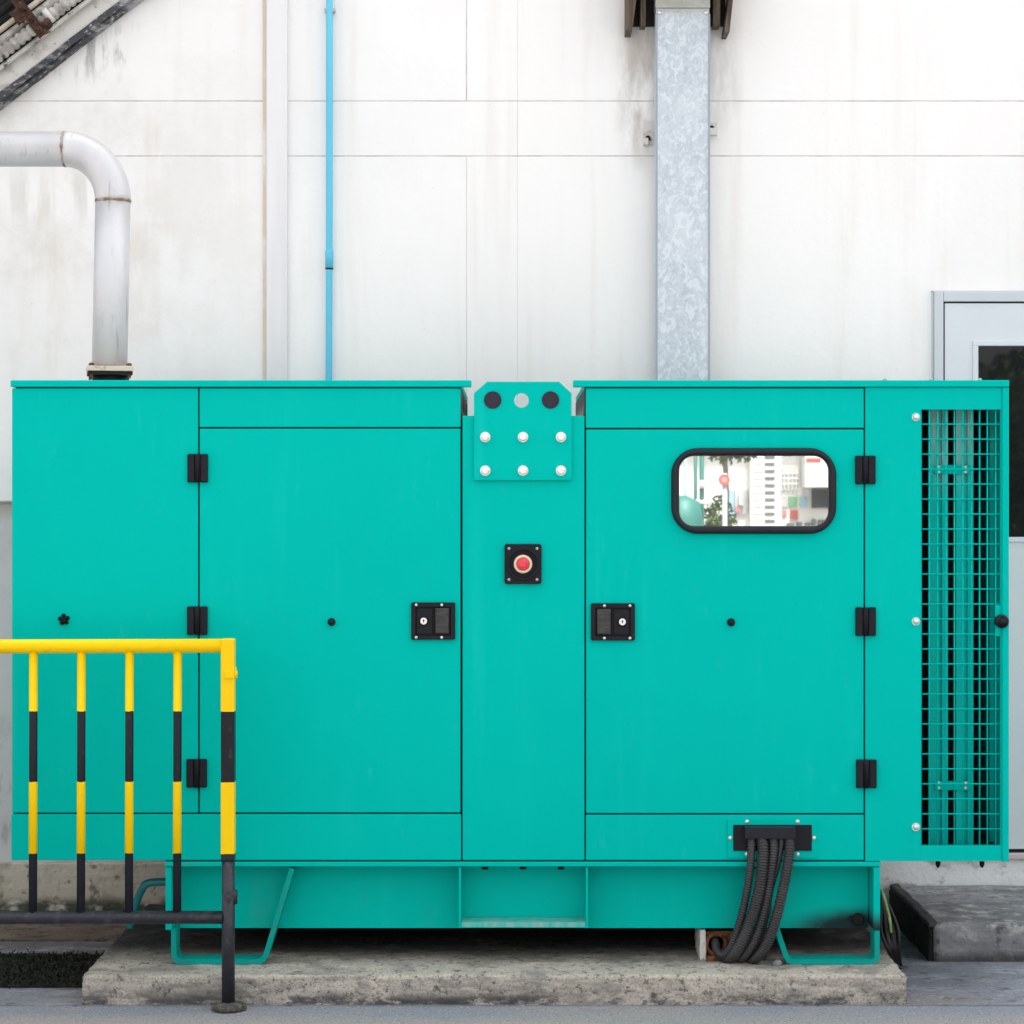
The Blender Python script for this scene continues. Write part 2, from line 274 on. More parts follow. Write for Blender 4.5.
def stripes(name, edges, cols, rough=0.3):
    """painted bands along world Z: edges ascending in metres, cols one more than edges"""
    m = bpy.data.materials.new(name); m.use_nodes = True
    t = m.node_tree; N = t.nodes; L = t.links; bs = N['Principled BSDF']
    bs.inputs['Specular IOR Level'].default_value = 0.16
    geo = N.new('ShaderNodeNewGeometry')
    nz = N.new('ShaderNodeTexNoise'); nz.inputs['Scale'].default_value = 70; L.new(geo.outputs['Position'], nz.inputs['Vector'])
    sp = N.new('ShaderNodeSeparateXYZ'); L.new(geo.outputs['Position'], sp.inputs[0])
    ma = N.new('ShaderNodeMath'); ma.operation = 'MULTIPLY_ADD'; ma.inputs[1].default_value = 0.005
    L.new(nz.outputs[0], ma.inputs[0]); L.new(sp.outputs['Z'], ma.inputs[2])
    cur = None
    rgb = N.new('ShaderNodeRGB'); rgb.outputs[0].default_value = c4(cols[0]); cur = rgb.outputs[0]
    for e, c in zip(edges, cols[1:]):
        gt = N.new('ShaderNodeMath'); gt.operation = 'GREATER_THAN'; gt.inputs[1].default_value = e + 0.0025
        L.new(ma.outputs[0], gt.inputs[0])
        mx = N.new('ShaderNodeMix'); mx.data_type = 'RGBA'
        L.new(gt.outputs[0], mx.inputs[0]); L.new(cur, mx.inputs[6]); mx.inputs[7].default_value = c4(c)
        cur = mx.outputs[2]
    n2 = N.new('ShaderNodeTexNoise'); n2.inputs['Scale'].default_value = 35; n2.inputs['Detail'].default_value = 7; L.new(geo.outputs['Position'], n2.inputs['Vector'])
    mr = N.new('ShaderNodeMapRange'); mr.inputs['From Min'].default_value = 0.62; mr.inputs['From Max'].default_value = 0.74; mr.inputs['To Max'].default_value = 0.15
    L.new(n2.outputs[0], mr.inputs['Value'])
    mx = N.new('ShaderNodeMix'); mx.data_type = 'RGBA'
    L.new(mr.outputs[0], mx.inputs[0]); L.new(cur, mx.inputs[6]); mx.inputs[7].default_value = (0.22, 0.17, 0.1, 1)
    L.new(mx.outputs[2], bs.inputs['Base Color']); bs.inputs['Roughness'].default_value = rough
    return m
YEL, BLK = (0.95, 0.60, 0.0), (0.013, 0.0135, 0.019)
YB = -0.22
bands = [PZ(853, YB), PZ(781.5, YB), PZ(711, YB)]
M['barrier'] = stripes('yellow_black_paint', bands, [(0.024, 0.0255, 0.034), YEL, BLK, YEL])
M['barrier_yellow'] = stripes('yellow_paint', [-5], [YEL, YEL])
M['barrier_black'] = mat('black_paint', (0.024, 0.0255, 0.034), 0.4, spec=0.4, layers=[
    dict(color=(0.075, 0.07, 0.075), scale=(25, 25, 25), lo=0.5, hi=0.7, amount=0.6)], bump=0.2, bscale=80)

# ------------------------------------------------------------------ mesh helpers
WL = {}                                   # world location of every built object
class MB:
    def __init__(self): self.bm = bmesh.new()
    def _merge(self, b2, smooth=False):
        if smooth:
            for f in b2.faces: f.smooth = True
        me = bpy.data.meshes.new('tmp'); b2.to_mesh(me); b2.free()
        self.bm.from_mesh(me); bpy.data.meshes.remove(me); return self
    def box(self, x0, x1, y0, y1, z0, z1, bev=0.0, seg=2):
        b = bmesh.new(); bmesh.ops.create_cube(b, size=1)
        for v in b.verts:
            v.co = Vector(((x0 + x1) / 2 + v.co.x * (x1 - x0), (y0 + y1) / 2 + v.co.y * (y1 - y0), (z0 + z1) / 2 + v.co.z * (z1 - z0)))
        if bev: bmesh.ops.bevel(b, geom=b.edges[:] + b.verts[:], offset=bev, segments=seg, affect='EDGES', profile=0.5)
        return self._merge(b)
    def pbox(self, a, b_, c, d, y0, y1, bev=0.0, seg=2, Y=None):
        """box given by pixel edges left,right,top,bottom measured in the plane Y (default y0)"""
        Y = y0 if Y is None else Y
        return self.box(PX(a, Y), PX(b_, Y), y0, y1, PZ(d, Y), PZ(c, Y), bev, seg)
    def obox(self, c, ax, ay, az, hx, hy, hz, bev=0.0):
        """oriented box: centre, three unit axes, half sizes"""
        b = bmesh.new(); bmesh.ops.create_cube(b, size=2)
        for v in b.verts:
            v.co = Vector(c) + Vector(ax) * v.co.x * hx + Vector(ay) * v.co.y * hy + Vector(az) * v.co.z * hz
        if bev: bmesh.ops.bevel(b, geom=b.edges[:] + b.verts[:], offset=bev, segments=2, affect='EDGES', profile=0.5)
        bmesh.ops.recalc_face_normals(b, faces=b.faces[:])
        return self._merge(b)
    def tube(self, pts, rad, seg=16, caps=True, smooth=True):
        pts = [Vector(p) for p in pts]; n = len(pts)
        if not hasattr(rad, '__len__'): rad = [rad] * n
        b = bmesh.new(); rings = []; up = None
        for i, p in enumerate(pts):
            t = (pts[min(i + 1, n - 1)] - pts[max(i - 1, 0)]).normalized()
            if up is None:
                up = Vector((0, 0, 1)) if abs(t.z) < 0.9 else Vector((1, 0, 0))
            u = (up - t * up.dot(t)).normalized(); v = t.cross(u); up = u
            rings.append([b.verts.new(p + (u * math.cos(2 * math.pi * k / seg) + v * math.sin(2 * math.pi * k / seg)) * rad[i]) for k in range(seg)])
        for r0, r1 in zip(rings, rings[1:]):
            for k in range(seg):
                f = b.faces.new((r0[k], r0[(k + 1) % seg], r1[(k + 1) % seg], r1[k])); f.smooth = smooth
        if caps:
            b.faces.new(list(reversed(rings[0]))); b.faces.new(rings[-1])
        bmesh.ops.recalc_face_normals(b, faces=b.faces[:])
        return self._merge(b)
    def cyl(self, p0, p1, r, seg=24, bev=0.0):
        p0, p1 = Vector(p0), Vector(p1)
        if bev:
            d = (p1 - p0).normalized()
            return self.tube([p0, p1 - d * bev, p1 - d * bev * 0.3, p1], [r, r, r - bev * 0.3, r - bev], seg)
        return self.tube([p0, p1], [r, r], seg)
    def dome(self, c, r, h, seg=20, axis=(0, -1, 0)):
        """rounded head standing on point c, along axis"""
        a = Vector(axis); n = 6
        pts = [Vector(c) + a * h * math.sin(k / n * math.pi / 2) for k in range(n)] + [Vector(c) + a * h]
        return self.tube(pts, [r * math.cos(k / n * math.pi / 2) for k in range(n)] + [r * 0.02], seg)
    def plate(self, outer, holes, y0, y1, bev=0.0):
        """flat plate in the XZ plane with holes, from y0 (front) to y1"""
        b = bmesh.new(); es = []
        for loop in [outer] + list(holes):
            vs_ = [b.verts.new((x, y0, z)) for x, z in loop]
            es += [b.edges.new((vs_[i], vs_[(i + 1) % len(vs_)])) for i in range(len(vs_))]
        bmesh.ops.triangle_fill(b, use_beauty=True, use_dissolve=False, edges=es)
        r = bmesh.ops.extrude_face_region(b, geom=b.faces[:])
        for v in [g for g in r['geom'] if isinstance(g, bmesh.types.BMVert)]: v.co.y = y1
        bmesh.ops.recalc_face_normals(b, faces=b.faces[:])
        return self._merge(b)
    def prism(self, poly, y0, y1, bev=0.0):
        return self.plate(poly, [], y0, y1)
    def ring(self, outer, inner, y0, y1, ymid=None):
        """loop strip between two equal-length outlines, front face raised"""
        b = bmesh.new(); n = len(outer)
        o1 = [b.verts.new((x, y1, z)) for x, z in outer]
        mids = []
        K = 7
        loops = [o1]
        for k in range(K):
            a = math.pi * k / (K - 1); fr = (1 - math.cos(a)) / 2; dy = y1 + (y0 - y1) * (0.35 + 0.65 * math.sin(a))
            loops.append([b.verts.new((ox + (ix - ox) * fr, dy, oz + (iz - oz) * fr)) for (ox, oz), (ix, iz) in zip(outer, inner)])
        loops.append([b.verts.new((x, y1, z)) for x, z in inner])
        for l0, l1 in zip(loops, loops[1:]):
            for i in range(n):
                f = b.faces.new((l0[i], l0[(i + 1) % n], l1[(i + 1) % n], l1[i])); f.smooth = True
        bmesh.ops.recalc_face_normals(b, faces=b.faces[:])
        return self._merge(b)
    def build(self, name, m, parent=None, origin=None):
        vs_ = self.bm.verts
        if origin is None:
            mn = [min(v.co[i] for v in vs_) for i in range(3)]; mx = [max(v.co[i] for v in vs_) for i in range(3)]
            origin = ((mn[0] + mx[0]) / 2, (mn[1] + mx[1]) / 2, mn[2])
        origin = Vector(origin)
        for v in vs_: v.co -= origin
        me = bpy.data.meshes.new(name); self.bm.to_mesh(me); self.bm.free()
        me.materials.append(m)
        o = bpy.data.objects.new(name, me); COL.objects.link(o)
        WL[o.name] = origin
        if parent is not None:
            o.parent = parent; o.location = origin - WL[parent.name]
        else: o.location = origin
        return o

def tag(o, label=None, cat=None, group=None, kind=None):
    if label: o['label'] = label
    if cat: o['category'] = cat
    if group: o['group'] = group
    if kind: o['kind'] = kind
    return o
def thing(name, loc, label, cat, group=None):
    o = bpy.data.objects.new(name, None); COL.objects.link(o); o.location = loc; o.empty_display_size = 0.1
    WL[o.name] = Vector(loc)
    return tag(o, label, cat, group)
def dup(o, parent, world):
    """copy of a part (and its children) to another place on its parent"""
    c = o.copy(); COL.objects.link(c); c.parent = parent
    c.location = Vector(world) - WL[parent.name]; WL[c.name] = Vector(world)
    for ch in list(o.children):
        d = ch.copy(); COL.objects.link(d); d.parent = c; WL[d.name] = Vector(world) + ch.location
    return c
def circle(cx, cz, r, n=28): return [(cx + r * math.cos(2 * math.pi * k / n), cz + r * math.sin(2 * math.pi * k / n)) for k in range(n)]
def rrect(x0, x1, z0, z1, r, n=8):
    out = []
    for cx, cz, a0 in ((x1 - r, z1 - r, 0), (x0 + r, z1 - r, 90), (x0 + r, z0 + r, 180), (x1 - r, z0 + r, 270)):
        out += [(cx + r * math.cos(R(a0 + 90 * k / n)), cz + r * math.sin(R(a0 + 90 * k / n))) for k in range(n + 1)]
    return out
def smooth_path(pts, n=10):
    pts = [Vector(p) for p in pts]; out = []
    for i in range(len(pts) - 1):
        p0 = pts[max(i - 1, 0)]; p1 = pts[i]; p2 = pts[i + 1]; p3 = pts[min(i + 2, len(pts) - 1)]
        for k in range(n):
            t = k / n
            out.append(0.5 * ((2 * p1) + (p2 - p0) * t + (2 * p0 - 5 * p1 + 4 * p2 - p3) * t * t + (3 * p1 - p0 - 3 * p2 + p3) * t ** 3))
    out.append(pts[-1]); return out
def resample(pts, step):
    out = [pts[0].copy()]; acc = 0
    for a, b in zip(pts, pts[1:]):
        d = (b - a).length
        while acc + d >= step:
            t = (step - acc) / d; a = a.lerp(b, t); out.append(a.copy()); d = (b - a).length; acc = 0
        acc += d
    return out
def corrugated(mb, pts, r, pitch=0.0075, depth=0.12, seg=14):
    q = resample(pts, pitch / 4); rr = [r * (1 - depth * (0, .5, 1, .5)[i % 4]) for i in range(len(q))]
    return mb.tube(q, rr, seg)
def roughen(o, amp, cuts=0, scale=12):
    """gently uneven surface, by vertex noise (subdivided first)"""
    from mathutils import noise
    me = o.data; b = bmesh.new(); b.from_mesh(me)
    if cuts: bmesh.ops.subdivide_edges(b, edges=b.edges[:], cuts=cuts, use_grid_fill=True)
    b.normal_update()
    for v in b.verts:
        p = v.co + o.location
        v.co += v.normal * amp * noise.noise(p * scale) + v.normal * amp * .5 * noise.noise(p * scale * 3.1)
    b.to_mesh(me); b.free()

# ================================================================== SETTING
YW = 1.4
g = MB(); g.box(-150, 150, -150, 150, -0.3, 0); tag(g.build('ground', M['asphalt'], origin=(0, 0, 0)), kind='structure')
g = MB(); g.box(-6, 6, -0.168, 1.395, -0.02, 0.004); tag(g.build('apron_floor', M['apron'], origin=(0, 0, 0)), kind='structure')
g = MB(); g.box(-6, PX(125, .71) + .3, 0.90, 1.38, -0.01, 0.012); o = g.build('dirt_ground', M['dirt'], origin=(0, 0, 0)); tag(o, kind='structure'); roughen(o, .006, 24)
g = MB(); g.box(-6, -1.25, 0.09, 0.64, -0.01, 0.010); o = g.build('soil_ground', M['soil'], origin=(0, 0, 0)); tag(o, kind='structure'); roughen(o, .008, 30)
# ground cover
b = bmesh.new()
for i in range(11000):
    x = random.uniform(-2.7, -1.41); y = random.uniform(0.08, 0.63) + random.gauss(0, .020)
    h = random.uniform(.002, .012); a = random.uniform(0, 6.28); wd = random.uniform(.0015, .0045)
    t = Vector((math.cos(a), math.sin(a), 0)); n = Vector((-t.y, t.x, 0)) * random.uniform(-.015, .015)
    p = Vector((x, y, .010))
    vs_ = [b.verts.new(p - t * wd), b.verts.new(p + t * wd), b.verts.new(p + t * wd * .6 + n + Vector((0, 0, h))), b.verts.new(p - t * wd * .6 + n + Vector((0, 0, h)))]
    b.faces.new(vs_)
mbx = MB(); mbx.bm.free(); mbx.bm = b
tag(mbx.build('moss_cover', M['moss'], origin=(-1.9, .35, 0)), kind='stuff', label='dark moss growing on the black soil strip beside the concrete pad', cat='moss')

# ------------------------------------------------------------------ building
bld = thing('factory_building', (0, YW, 0), 'white plastered factory wall with grey door behind the teal generator', 'building')
Z0, ZT = -0.1, 8.5
zr = [PZ(503, YW), PZ(156, YW), PZ(101, YW)]        # groove heights
xa, xb = PX(466.5, YW), PX(517.5, YW)
gp = .0016
wl = MB()
th = .005
for (x0, x1) in ((-7, xa - .0018), (xa + .0018, xb - .0002), (xb + .0002, 7)):
    wl.box(x0, x1, YW, YW + th, zr[2] + gp, ZT, .0015, 1)
wl.box(-7, xb - .0004, YW, YW + th, zr[1] + gp, zr[2] - gp, .0008, 1); wl.box(xb + .0004, 7, YW, YW + th, zr[1] + gp, zr[2] - gp, .0015, 1)
for (x0, x1) in ((-7, xa - .0004), (xa + .0004, xb - .0002), (xb + .0002, 7)):
    wl.box(x0, x1, YW, YW + th, zr[0] + .008, zr[1] - gp, .0015, 1)
wl.build('wall', M['wall'], bld)
wl = MB(); wl.box(-7, 7, YW + .022, YW + .06, Z0, zr[0] + .003); wl.build('lower_wall', M['wall_low'], bld)
wl = MB(); wl.box(-7, 7, YW + .0036, YW + .25, zr[0] + .004, ZT - .01); wl.build('backing_wall', M['groove'], bld)
pl = MB(); pl.box(-7, 1.40, YW - .025, YW + .021, Z0, .222, .006); o = pl.build('plinth', M['plinth'], bld); roughen(o, .004, 6)
pl = MB(); pl.box(1.403, 7, YW - .02, YW + .021, Z0, PZ(858, YW), .006); o = pl.build('plinth', M['plinth_white'], bld); roughen(o, .004, 6)
o['label'] = 'whitewashed plinth under the door'
# door
ZD = .262
fr = MB()
fx0, fx1, fz1 = PX(933, YW), PX(933, YW) + 1.02, PZ(292.5, YW)
fw = .036
fr.box(fx0, fx0 + fw, YW - .03, YW + .02, ZD, fz1, .003); fr.box(fx1 - fw, fx1, YW - .03, YW + .02, ZD, fz1, .003)
fr.box(fx0 + fw + .0005, fx1 - fw - .0005, YW - .03, YW + .02, fz1 - fw - .002, fz1, .003)
fr.box(fx0 - .006, fx0 - .0005, YW - .012, YW + .01, ZD, fz1 + .006, .001); fr.box(fx0 - .006, fx1, YW - .012, YW + .01, fz1 + .0005, fz1 + .006, .001)
fr.build('door_frame', M['doorframe'], bld)
bk = MB(); bk.box(fx0 + .01, fx1 - .01, YW - .004, YW + .02, ZD, fz1 - .01); bk.build('door_rebate', M['dark'], bld)
dx0, dx1, dz0, dz1 = fx0 + fw + .007, fx1 - fw - .007, ZD + .015, fz1 - fw - .009
wx0, wx1, wz0, wz1 = PX(978, YW - .02), dx1 - .15, PZ(537, YW - .02), PZ(346, YW - .02)
dl = MB(); dl.plate([(dx0, dz0), (dx1, dz0), (dx1, dz1), (dx0, dz1)], [[(wx0, wz0), (wx1, wz0), (wx1, wz1), (wx0, wz1)]], YW - .022, YW - .006)
door = dl.build('door', M['doorpaint'], bld)
tr = MB()
for (a0, a1, b0, b1) in ((wx0 - .022, wx0, wz0 - .02, wz1 + .0), (wx1, wx1 + .022, wz0 - .02, wz1 + .0), (wx0 - .022, wx1 + .022, wz1 + .0005, wz1 + .02), (wx0 + .0005, wx1 - .0005, wz0 - .02, wz0)):
    tr.box(a0, a1, YW - .028, YW - .0215, b0, b1, .002)
tr.build('glazing_bead', M['doorpaint'], door)
gl = MB(); gl.box(wx0 - .004, wx1 + .004, YW - .0165, YW - .012, wz0 - .004, wz1 + .004); gl.build('door_glass', M['doorglass'], door)
hd = MB(); hd.cyl((dx1 - .07, YW - .022, 1.25), (dx1 - .07, YW - .07, 1.25), .012); hd.tube([(dx1 - .07, YW - .07, 1.25), (dx1 - .19, YW - .07, 1.25)], .011); hd.build('door_handle', M['steel'], door)
th_ = MB(); th_.box(fx0 - .01, fx1 + .01, YW - .045, YW + .02, PZ(858, YW) + .001, ZD - .001, .003); o = th_.build('door_threshold', mat('pinkish_threshold', (.60, .52, .51), .7), bld)
# timber vent hood high on the wall
vh = MB()
vh.pbox(618, 742, -34, -23, YW - .30, YW - .001, .004, Y=YW); hood = vh.build('vent_hood', M['wood'], bld)
for poly in ([(626, -22), (639, -22), (632, 31), (626, 31)], [(735, -22), (731.5, -22), (724, 33), (729, 33)]):
    vh = MB(); vh.prism([(PX(a, YW - .12), PZ(c_, YW - .12)) for a, c_ in poly], YW - .14, YW - .001); vh.build('cheek_board', M['wood'], hood)
for a, b_ in ((639, 644.5), (711, 718)):
    vh = MB(); vh.pbox(a, b_, -22, 31, YW - .10, YW - .018, .002, Y=YW); vh.build('inner_board', M['wood'], hood)
vh = MB(); vh.pbox(632, 725, -22, 27, YW - .017, YW - .002, Y=YW); vh.build('back_board', M['wood_dark'], hood)

# white boxed riser on the wall
rs = thing('wall_trunking', (PX(276, YW), YW, .222), 'flat white vertical trunking strip on the wall with brown stained edge', 'trunking')
q = MB(); q.box(PX(267, YW), PX(288, YW), YW - .026, YW - .0005, .225, ZT, .004); q.build('cover', M['conduit_white'], rs)
q = MB(); q.box(PX(263, YW), PX(267, YW) - .0005, YW - .010, YW - .0005, .225, ZT, .003); q.build('sealant_strip', M['sealant'], rs)

# blue pipe
bp = thing('water_pipe', (PX(329, YW - .03), YW - .03, .222), 'thin sky blue plastic pipe running straight up the white wall', 'pipe')
X = PX(329.3, YW - .03); yb = YW - .03
q = MB(); q.tube([(X - .006, yb, .23), (X - .004, yb, 1.5), (X, yb, 2.66), (X + .0045, yb, ZT)], .0135, 16); q.build('pipe', M['bluepipe'], bp)
q = MB(); q.tube([(X, yb, PZ(268, yb)), (X, yb, PZ(251, yb)), (X, yb, PZ(250, yb))], [.0165, .0165, .014], 16); q.build('coupling', M['bluepipe'], bp)
q = MB(); q.tube([(X, yb, PZ(269.6, yb)), (X, yb, PZ(268.2, yb))], .0158, 16); q.build('coupling_gap', M['dark'], bp)
q = MB(); q.box(X - .019, X + .023, yb - .006, YW - .001, PZ(11.5, yb), PZ(8.5, yb), .001); q.build('clip', M['steel'], bp)

# galvanised trunk
YT = 1.27
ct = thing('galvanised_trunk', (PX(682, YT), YT + .06, .222), 'broad mottled galvanised steel cable trunk running up the wall', 'cable trunk')
q = MB(); q.box(PX(656, YT), PX(709.5, YT), YT, YW - .03, .225, PZ(8, YT), .004); q.build('trunk', M['galv'], ct)
q = MB(); q.box(PX(655.4, YT), PX(710.1, YT), YT - .0032, YW - .03, PZ(8, YT) + .0005, ZT - 1.2, .003); q.build('upper_cover', M['galv'], ct)
q = MB(); q.box(PX(656, YT) - .0022, PX(657.6, YT), YT - .0022, YT - .0003, .225, PZ(14, YT), 0); q.box(PX(708, YT), PX(709.5, YT) + .0022, YT - .0022, YT - .0003, .225, PZ(14, YT), 0); q.build('folded_edge', mat('edge_zinc', (.34, .37, .41), .5, .4), ct)
for px in (659.5, 706):
    q = MB(); q.dome(P(px, 12.5, YT - .001), .009, .006); q.build('screw', M['chrome'], ct)
for (a, b_, c, d) in ((643, 655, 121, 146), (708.5, 717, 123, 136)):
    q = MB(); q.pbox(a, b_, c, d, YW - .008, YW - .0005, .002, Y=YW); q.pbox((a if a < 680 else a), (a + 5 if a < 680 else b_), d - 7, d, YW - .03, YW - .0082, .002, Y=YW)
    br = q.build('bracket', M['oldwhite'], ct)
    q = MB(); q.dome(P((a + b_) / 2 - 1, d - (c + 0) * 0 - 8, YW - .0305 if False else YW - .0085), .010, .012); q.build('bracket_bolt', M['grime_and_shade'], br)

# sloping stair edge with conduits, top left
D = Vector((145, 0, 111)).normalized(); NRM = Vector((-D.z, 0, D.x))
def slope(off, Y):            # point on the line `off` px above the lower edge, at left frame edge
    return P(0, 111 - off, Y)
ss = thing('stair_stringer', P(60, 70, YW), 'white sloping concrete stringer with black mossy lower edge, top left', 'stringer')
def sbox(name, m, off0, off1, y0, y1, parent, l0=-5.0, l1=1.6, bev=.003):
    s_ = S(YW); c0 = P(0, 111 - off0, YW); h = (off1 - off0) * s_ * D.x
    c = c0 + NRM * (h / 2) + D * ((l0 + l1) / 2); c.y = (y0 + y1) / 2
    q = MB(); q.obox(c, D, (0, 1, 0), NRM, (l1 - l0) / 2, (y1 - y0) / 2, h / 2, bev)
    return q.build(name, m, parent)
o = sbox('lower_moulding', M['mossy'], 0, 4, YW - .055, YW - .0005, ss); roughen(o, .007, 80, 30)
o = sbox('drip_edge', M['mossy'], 4.2, 12.5, YW - .075, YW - .0005, ss); roughen(o, .009, 80, 30)
o = sbox('web', M['oldwhite'], 12.8, 35, YW - .06, YW - .0005, ss)
o = sbox('upper_web', M['wood_dark'], 35.3, 150, YW - .05, YW - .0005, ss)
def slope_pts(off, Y, l0=-5.0, l1=1.6, n=2):
    c = P(0, 111 - off, YW); return [Vector((0, Y - YW, 0)) + c + D * (l0 + (l1 - l0) * k / (n - 1)) for k in range(n)]
q = MB(); q.tube(slope_pts(34.5, YW - .09), .010, 14); tag(q.build('slim_conduit', M['oldgrey']), 'slim white conduit running just above the white stringer band', 'conduit')
q = MB()
pts = resample(slope_pts(47, YW - .10, n=3), .0055)
q.tube(pts, [.0265 * (1 - (.26, .08, 0, 0, .08)[i % 5]) for i in range(len(pts))], 16)
tag(q.build('ribbed_conduit', M['oldgrey']), 'thick ribbed pale conduit held by the rusty clamp', 'conduit')
q = MB(); q.tube(slope_pts(60.5, YW - .085), .019, 16); tag(q.build('smooth_conduit', M['oldgrey']), 'smooth pale pipe lying between ribbed conduit and beige pipe', 'conduit')
q = MB(); q.tube(slope_pts(71, YW - .10), .011, 14); tag(q.build('beige_pipe', M['oldbeige']), 'thin beige pipe above the smooth pale pipe at top left', 'pipe')
q = MB()
for k in range(5): q.tube(slope_pts(81 + 9 * k, YW - .08 - .012 * (k % 2)), .016, 12)
tag(q.build('cable_bundle', M['grime_and_shade']), 'sooty dark bundle of cables in the top left corner', 'cable bundle')
cl = thing('pipe_clamp', P(33, 30, YW - .15), 'rusty iron clamp strapped across the sloping pipes', 'clamp')
def crossbar(l, o0, o1, wd, y0, y1):
    q = MB(); s_ = S(YW); c = P(0, 111, YW) + D * l + NRM * ((o0 + o1) / 2 * s_ * D.x); c.y = (y0 + y1) / 2
    q.obox(c, D, (0, 1, 0), NRM, wd / 2, (y1 - y0) / 2, (o1 - o0) / 2 * s_ * D.x, .003); return q
lc = .325
o = crossbar(lc, 28, 100, .040, YW - .162, YW - .142).build('strap', M['rust_dark'], cl); roughen(o, .004, 5, 40)
for off in (35, 52, 69):
    q = MB(); c = P(0, 111, YW) + D * lc + NRM * (off * S(YW) * D.x); c.y = YW - .166
    q.cyl(c, c + Vector((0, -.02, 0)), .013, 6); q.cyl(c + Vector((0, -.02, 0)), c + Vector((0, -.035, 0)), .007, 10); q.build('nut', M['rust_dark'], cl)
for o0, o1, dl2 in ((30, 42, .03), (56, 74, -.03), (80, 92, .02)):
    o = crossbar(lc + dl2, o0, o1, .05, YW - .168, YW - .150).build('lug', M['rust_dark'], cl); roughen(o, .007, 4, 45)
q = MB(); c = P(0, 111, YW) + D * (lc + .06) + NRM * (48 * S(YW) * D.x); c.y = YW - .105
q.tube([c - D * .012, c + D * .012], .031, 18); q.build('pipe_saddle', M['oldwhite'], cl)
q = MB(); c = P(0, 111, YW) + D * (lc + .005) + NRM * (48 * S(YW) * D.x); c.y = YW - .105
q.tube([c - D * .012, c + D * .012], .033, 18); q.build('pipe_saddle', M['rust_dark'], cl)

# exhaust pipe
YE = 0.55
ep = thing('exhaust_pipe', P(113, 380, YE), 'silver exhaust pipe bending from the generator roof out to the left', 'exhaust pipe')
r = 17.6 * S(YE)
cx, cz = PX(113, YE), PZ(149, YE)
q = MB(); q.tube([(-6.8, YE, cz), (PX(65, YE), YE, cz)], r, 40); q.build('horizontal_pipe', M['silver'], ep)
Rb = PX(113, YE) - PX(65, YE); czb = PZ(201, YE); rbz = cz - czb
el = [(PX(65, YE) + Rb * math.sin(a), YE, czb + rbz * math.cos(a)) for a in [R(90) * k / 18 for k in range(19)]]
q = MB(); q.tube(el, r * 1.01, 40); q.build('elbow', M['silver'], ep)
q = MB(); q.tube([(cx, YE, czb), (cx - .012, YE, PZ(366, YE))], r, 40); q.build('riser', M['silver'], ep)
def weld(c, ax):
    q = MB(); pts = [Vector(c) + Vector(ax) * t for t in (-.006, -.003, 0, .003, .006)]
    q.tube(pts, [r * 1.0, r * 1.025, r * 1.035, r * 1.025, r * 1.0], 40, caps=False)
    o = q.build('weld_seam', M['weld'], ep); roughen(o, .002, 0, 60)
weld((PX(65, YE), YE, cz), (1, 0, 0)); weld((cx, YE, czb), (0, 0, 1))
fx = cx - .012
q = MB(); q.obox((fx, YE, PZ(369.5, YE)), Vector((1, .22, 0)).normalized(), Vector((-.22, 1, 0)).normalized(), (0, 0, 1), .081, .081, 2.6 * S(YE), .003); q.build('flange', M['flange'], ep)
q = MB(); q.obox((fx, YE, PZ(374, YE)), Vector((1, .22, 0)).normalized(), Vector((-.22, 1, 0)).normalized(), (0, 0, 1), .078, .078, 1.6 * S(YE), .002); q.build('lower_flange', M['grime_and_shade'], ep)
q = MB(); q.tube([(fx, YE, 2.04), (fx, YE, PZ(372.4, YE))], r * .98, 32); q.build('flexible_collar', M['black_plastic'], ep)
fax, fay = Vector((1, .22, 0)).normalized(), Vector((-.22, 1, 0)).normalized()
for sx in (-1, 1):
    for sy in (-1, 1):
        c = Vector((fx, YE, 0)) + fax * .066 * sx + fay * .066 * sy
        q = MB(); q.cyl((c.x, c.y, PZ(379, YE)), (c.x, c.y, PZ(364, YE)), .006, 8); q.cyl((c.x, c.y, PZ(375.5, YE)), (c.x, c.y, PZ(372.5, YE)), .011, 6); q.cyl((c.x, c.y, PZ(366.4, YE)), (c.x, c.y, PZ(364.6, YE)), .010, 6)
        q.build('flange_bolt', M['rust'], ep)

# concrete pad and step
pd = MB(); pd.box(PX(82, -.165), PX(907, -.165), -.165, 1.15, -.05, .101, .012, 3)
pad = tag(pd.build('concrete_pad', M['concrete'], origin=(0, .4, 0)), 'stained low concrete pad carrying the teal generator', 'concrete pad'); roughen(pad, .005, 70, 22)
st = thing('concrete_step', (2.6, .95, 0), 'dark grey concrete step below the door at the right', 'step')
YS = .526
q = MB(); q.box(1.507, 4.5, YS, YW - .021, -.05, .136, .02, 3); o = q.build('slab', M['step'], st); roughen(o, .004, 24, 9)
q = MB(); q.box(1.488, 1.503, YS + .012, YW - .03, .001, .120, .004); o = q.build('side_shade', M['grime_and_shade'], st); roughen(o, .004, 8, 14)  # thin near-black plate painting the shade beside the step, with some grime
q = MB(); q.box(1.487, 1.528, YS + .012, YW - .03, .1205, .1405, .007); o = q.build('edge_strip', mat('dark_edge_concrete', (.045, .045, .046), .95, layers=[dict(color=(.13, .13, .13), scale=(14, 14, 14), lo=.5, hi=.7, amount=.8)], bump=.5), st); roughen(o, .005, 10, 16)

# ================================================================== GENERATOR
gen = thing('generator', (0, .56, .12), 'large teal diesel generator in a steel enclosure on the concrete pad', 'generator')
GAP = .0024
T = .018
def panel(name, a, b_, c, d, m='teal', y0=0.0, y1=T, g_=GAP, bev=.0028):
    q = MB(); q.box(PX(a) + g_, PX(b_) - g_, y0, y1, PZ(d) + g_, PZ(c) - g_, bev, 2); return q.build(name, M[m], gen)
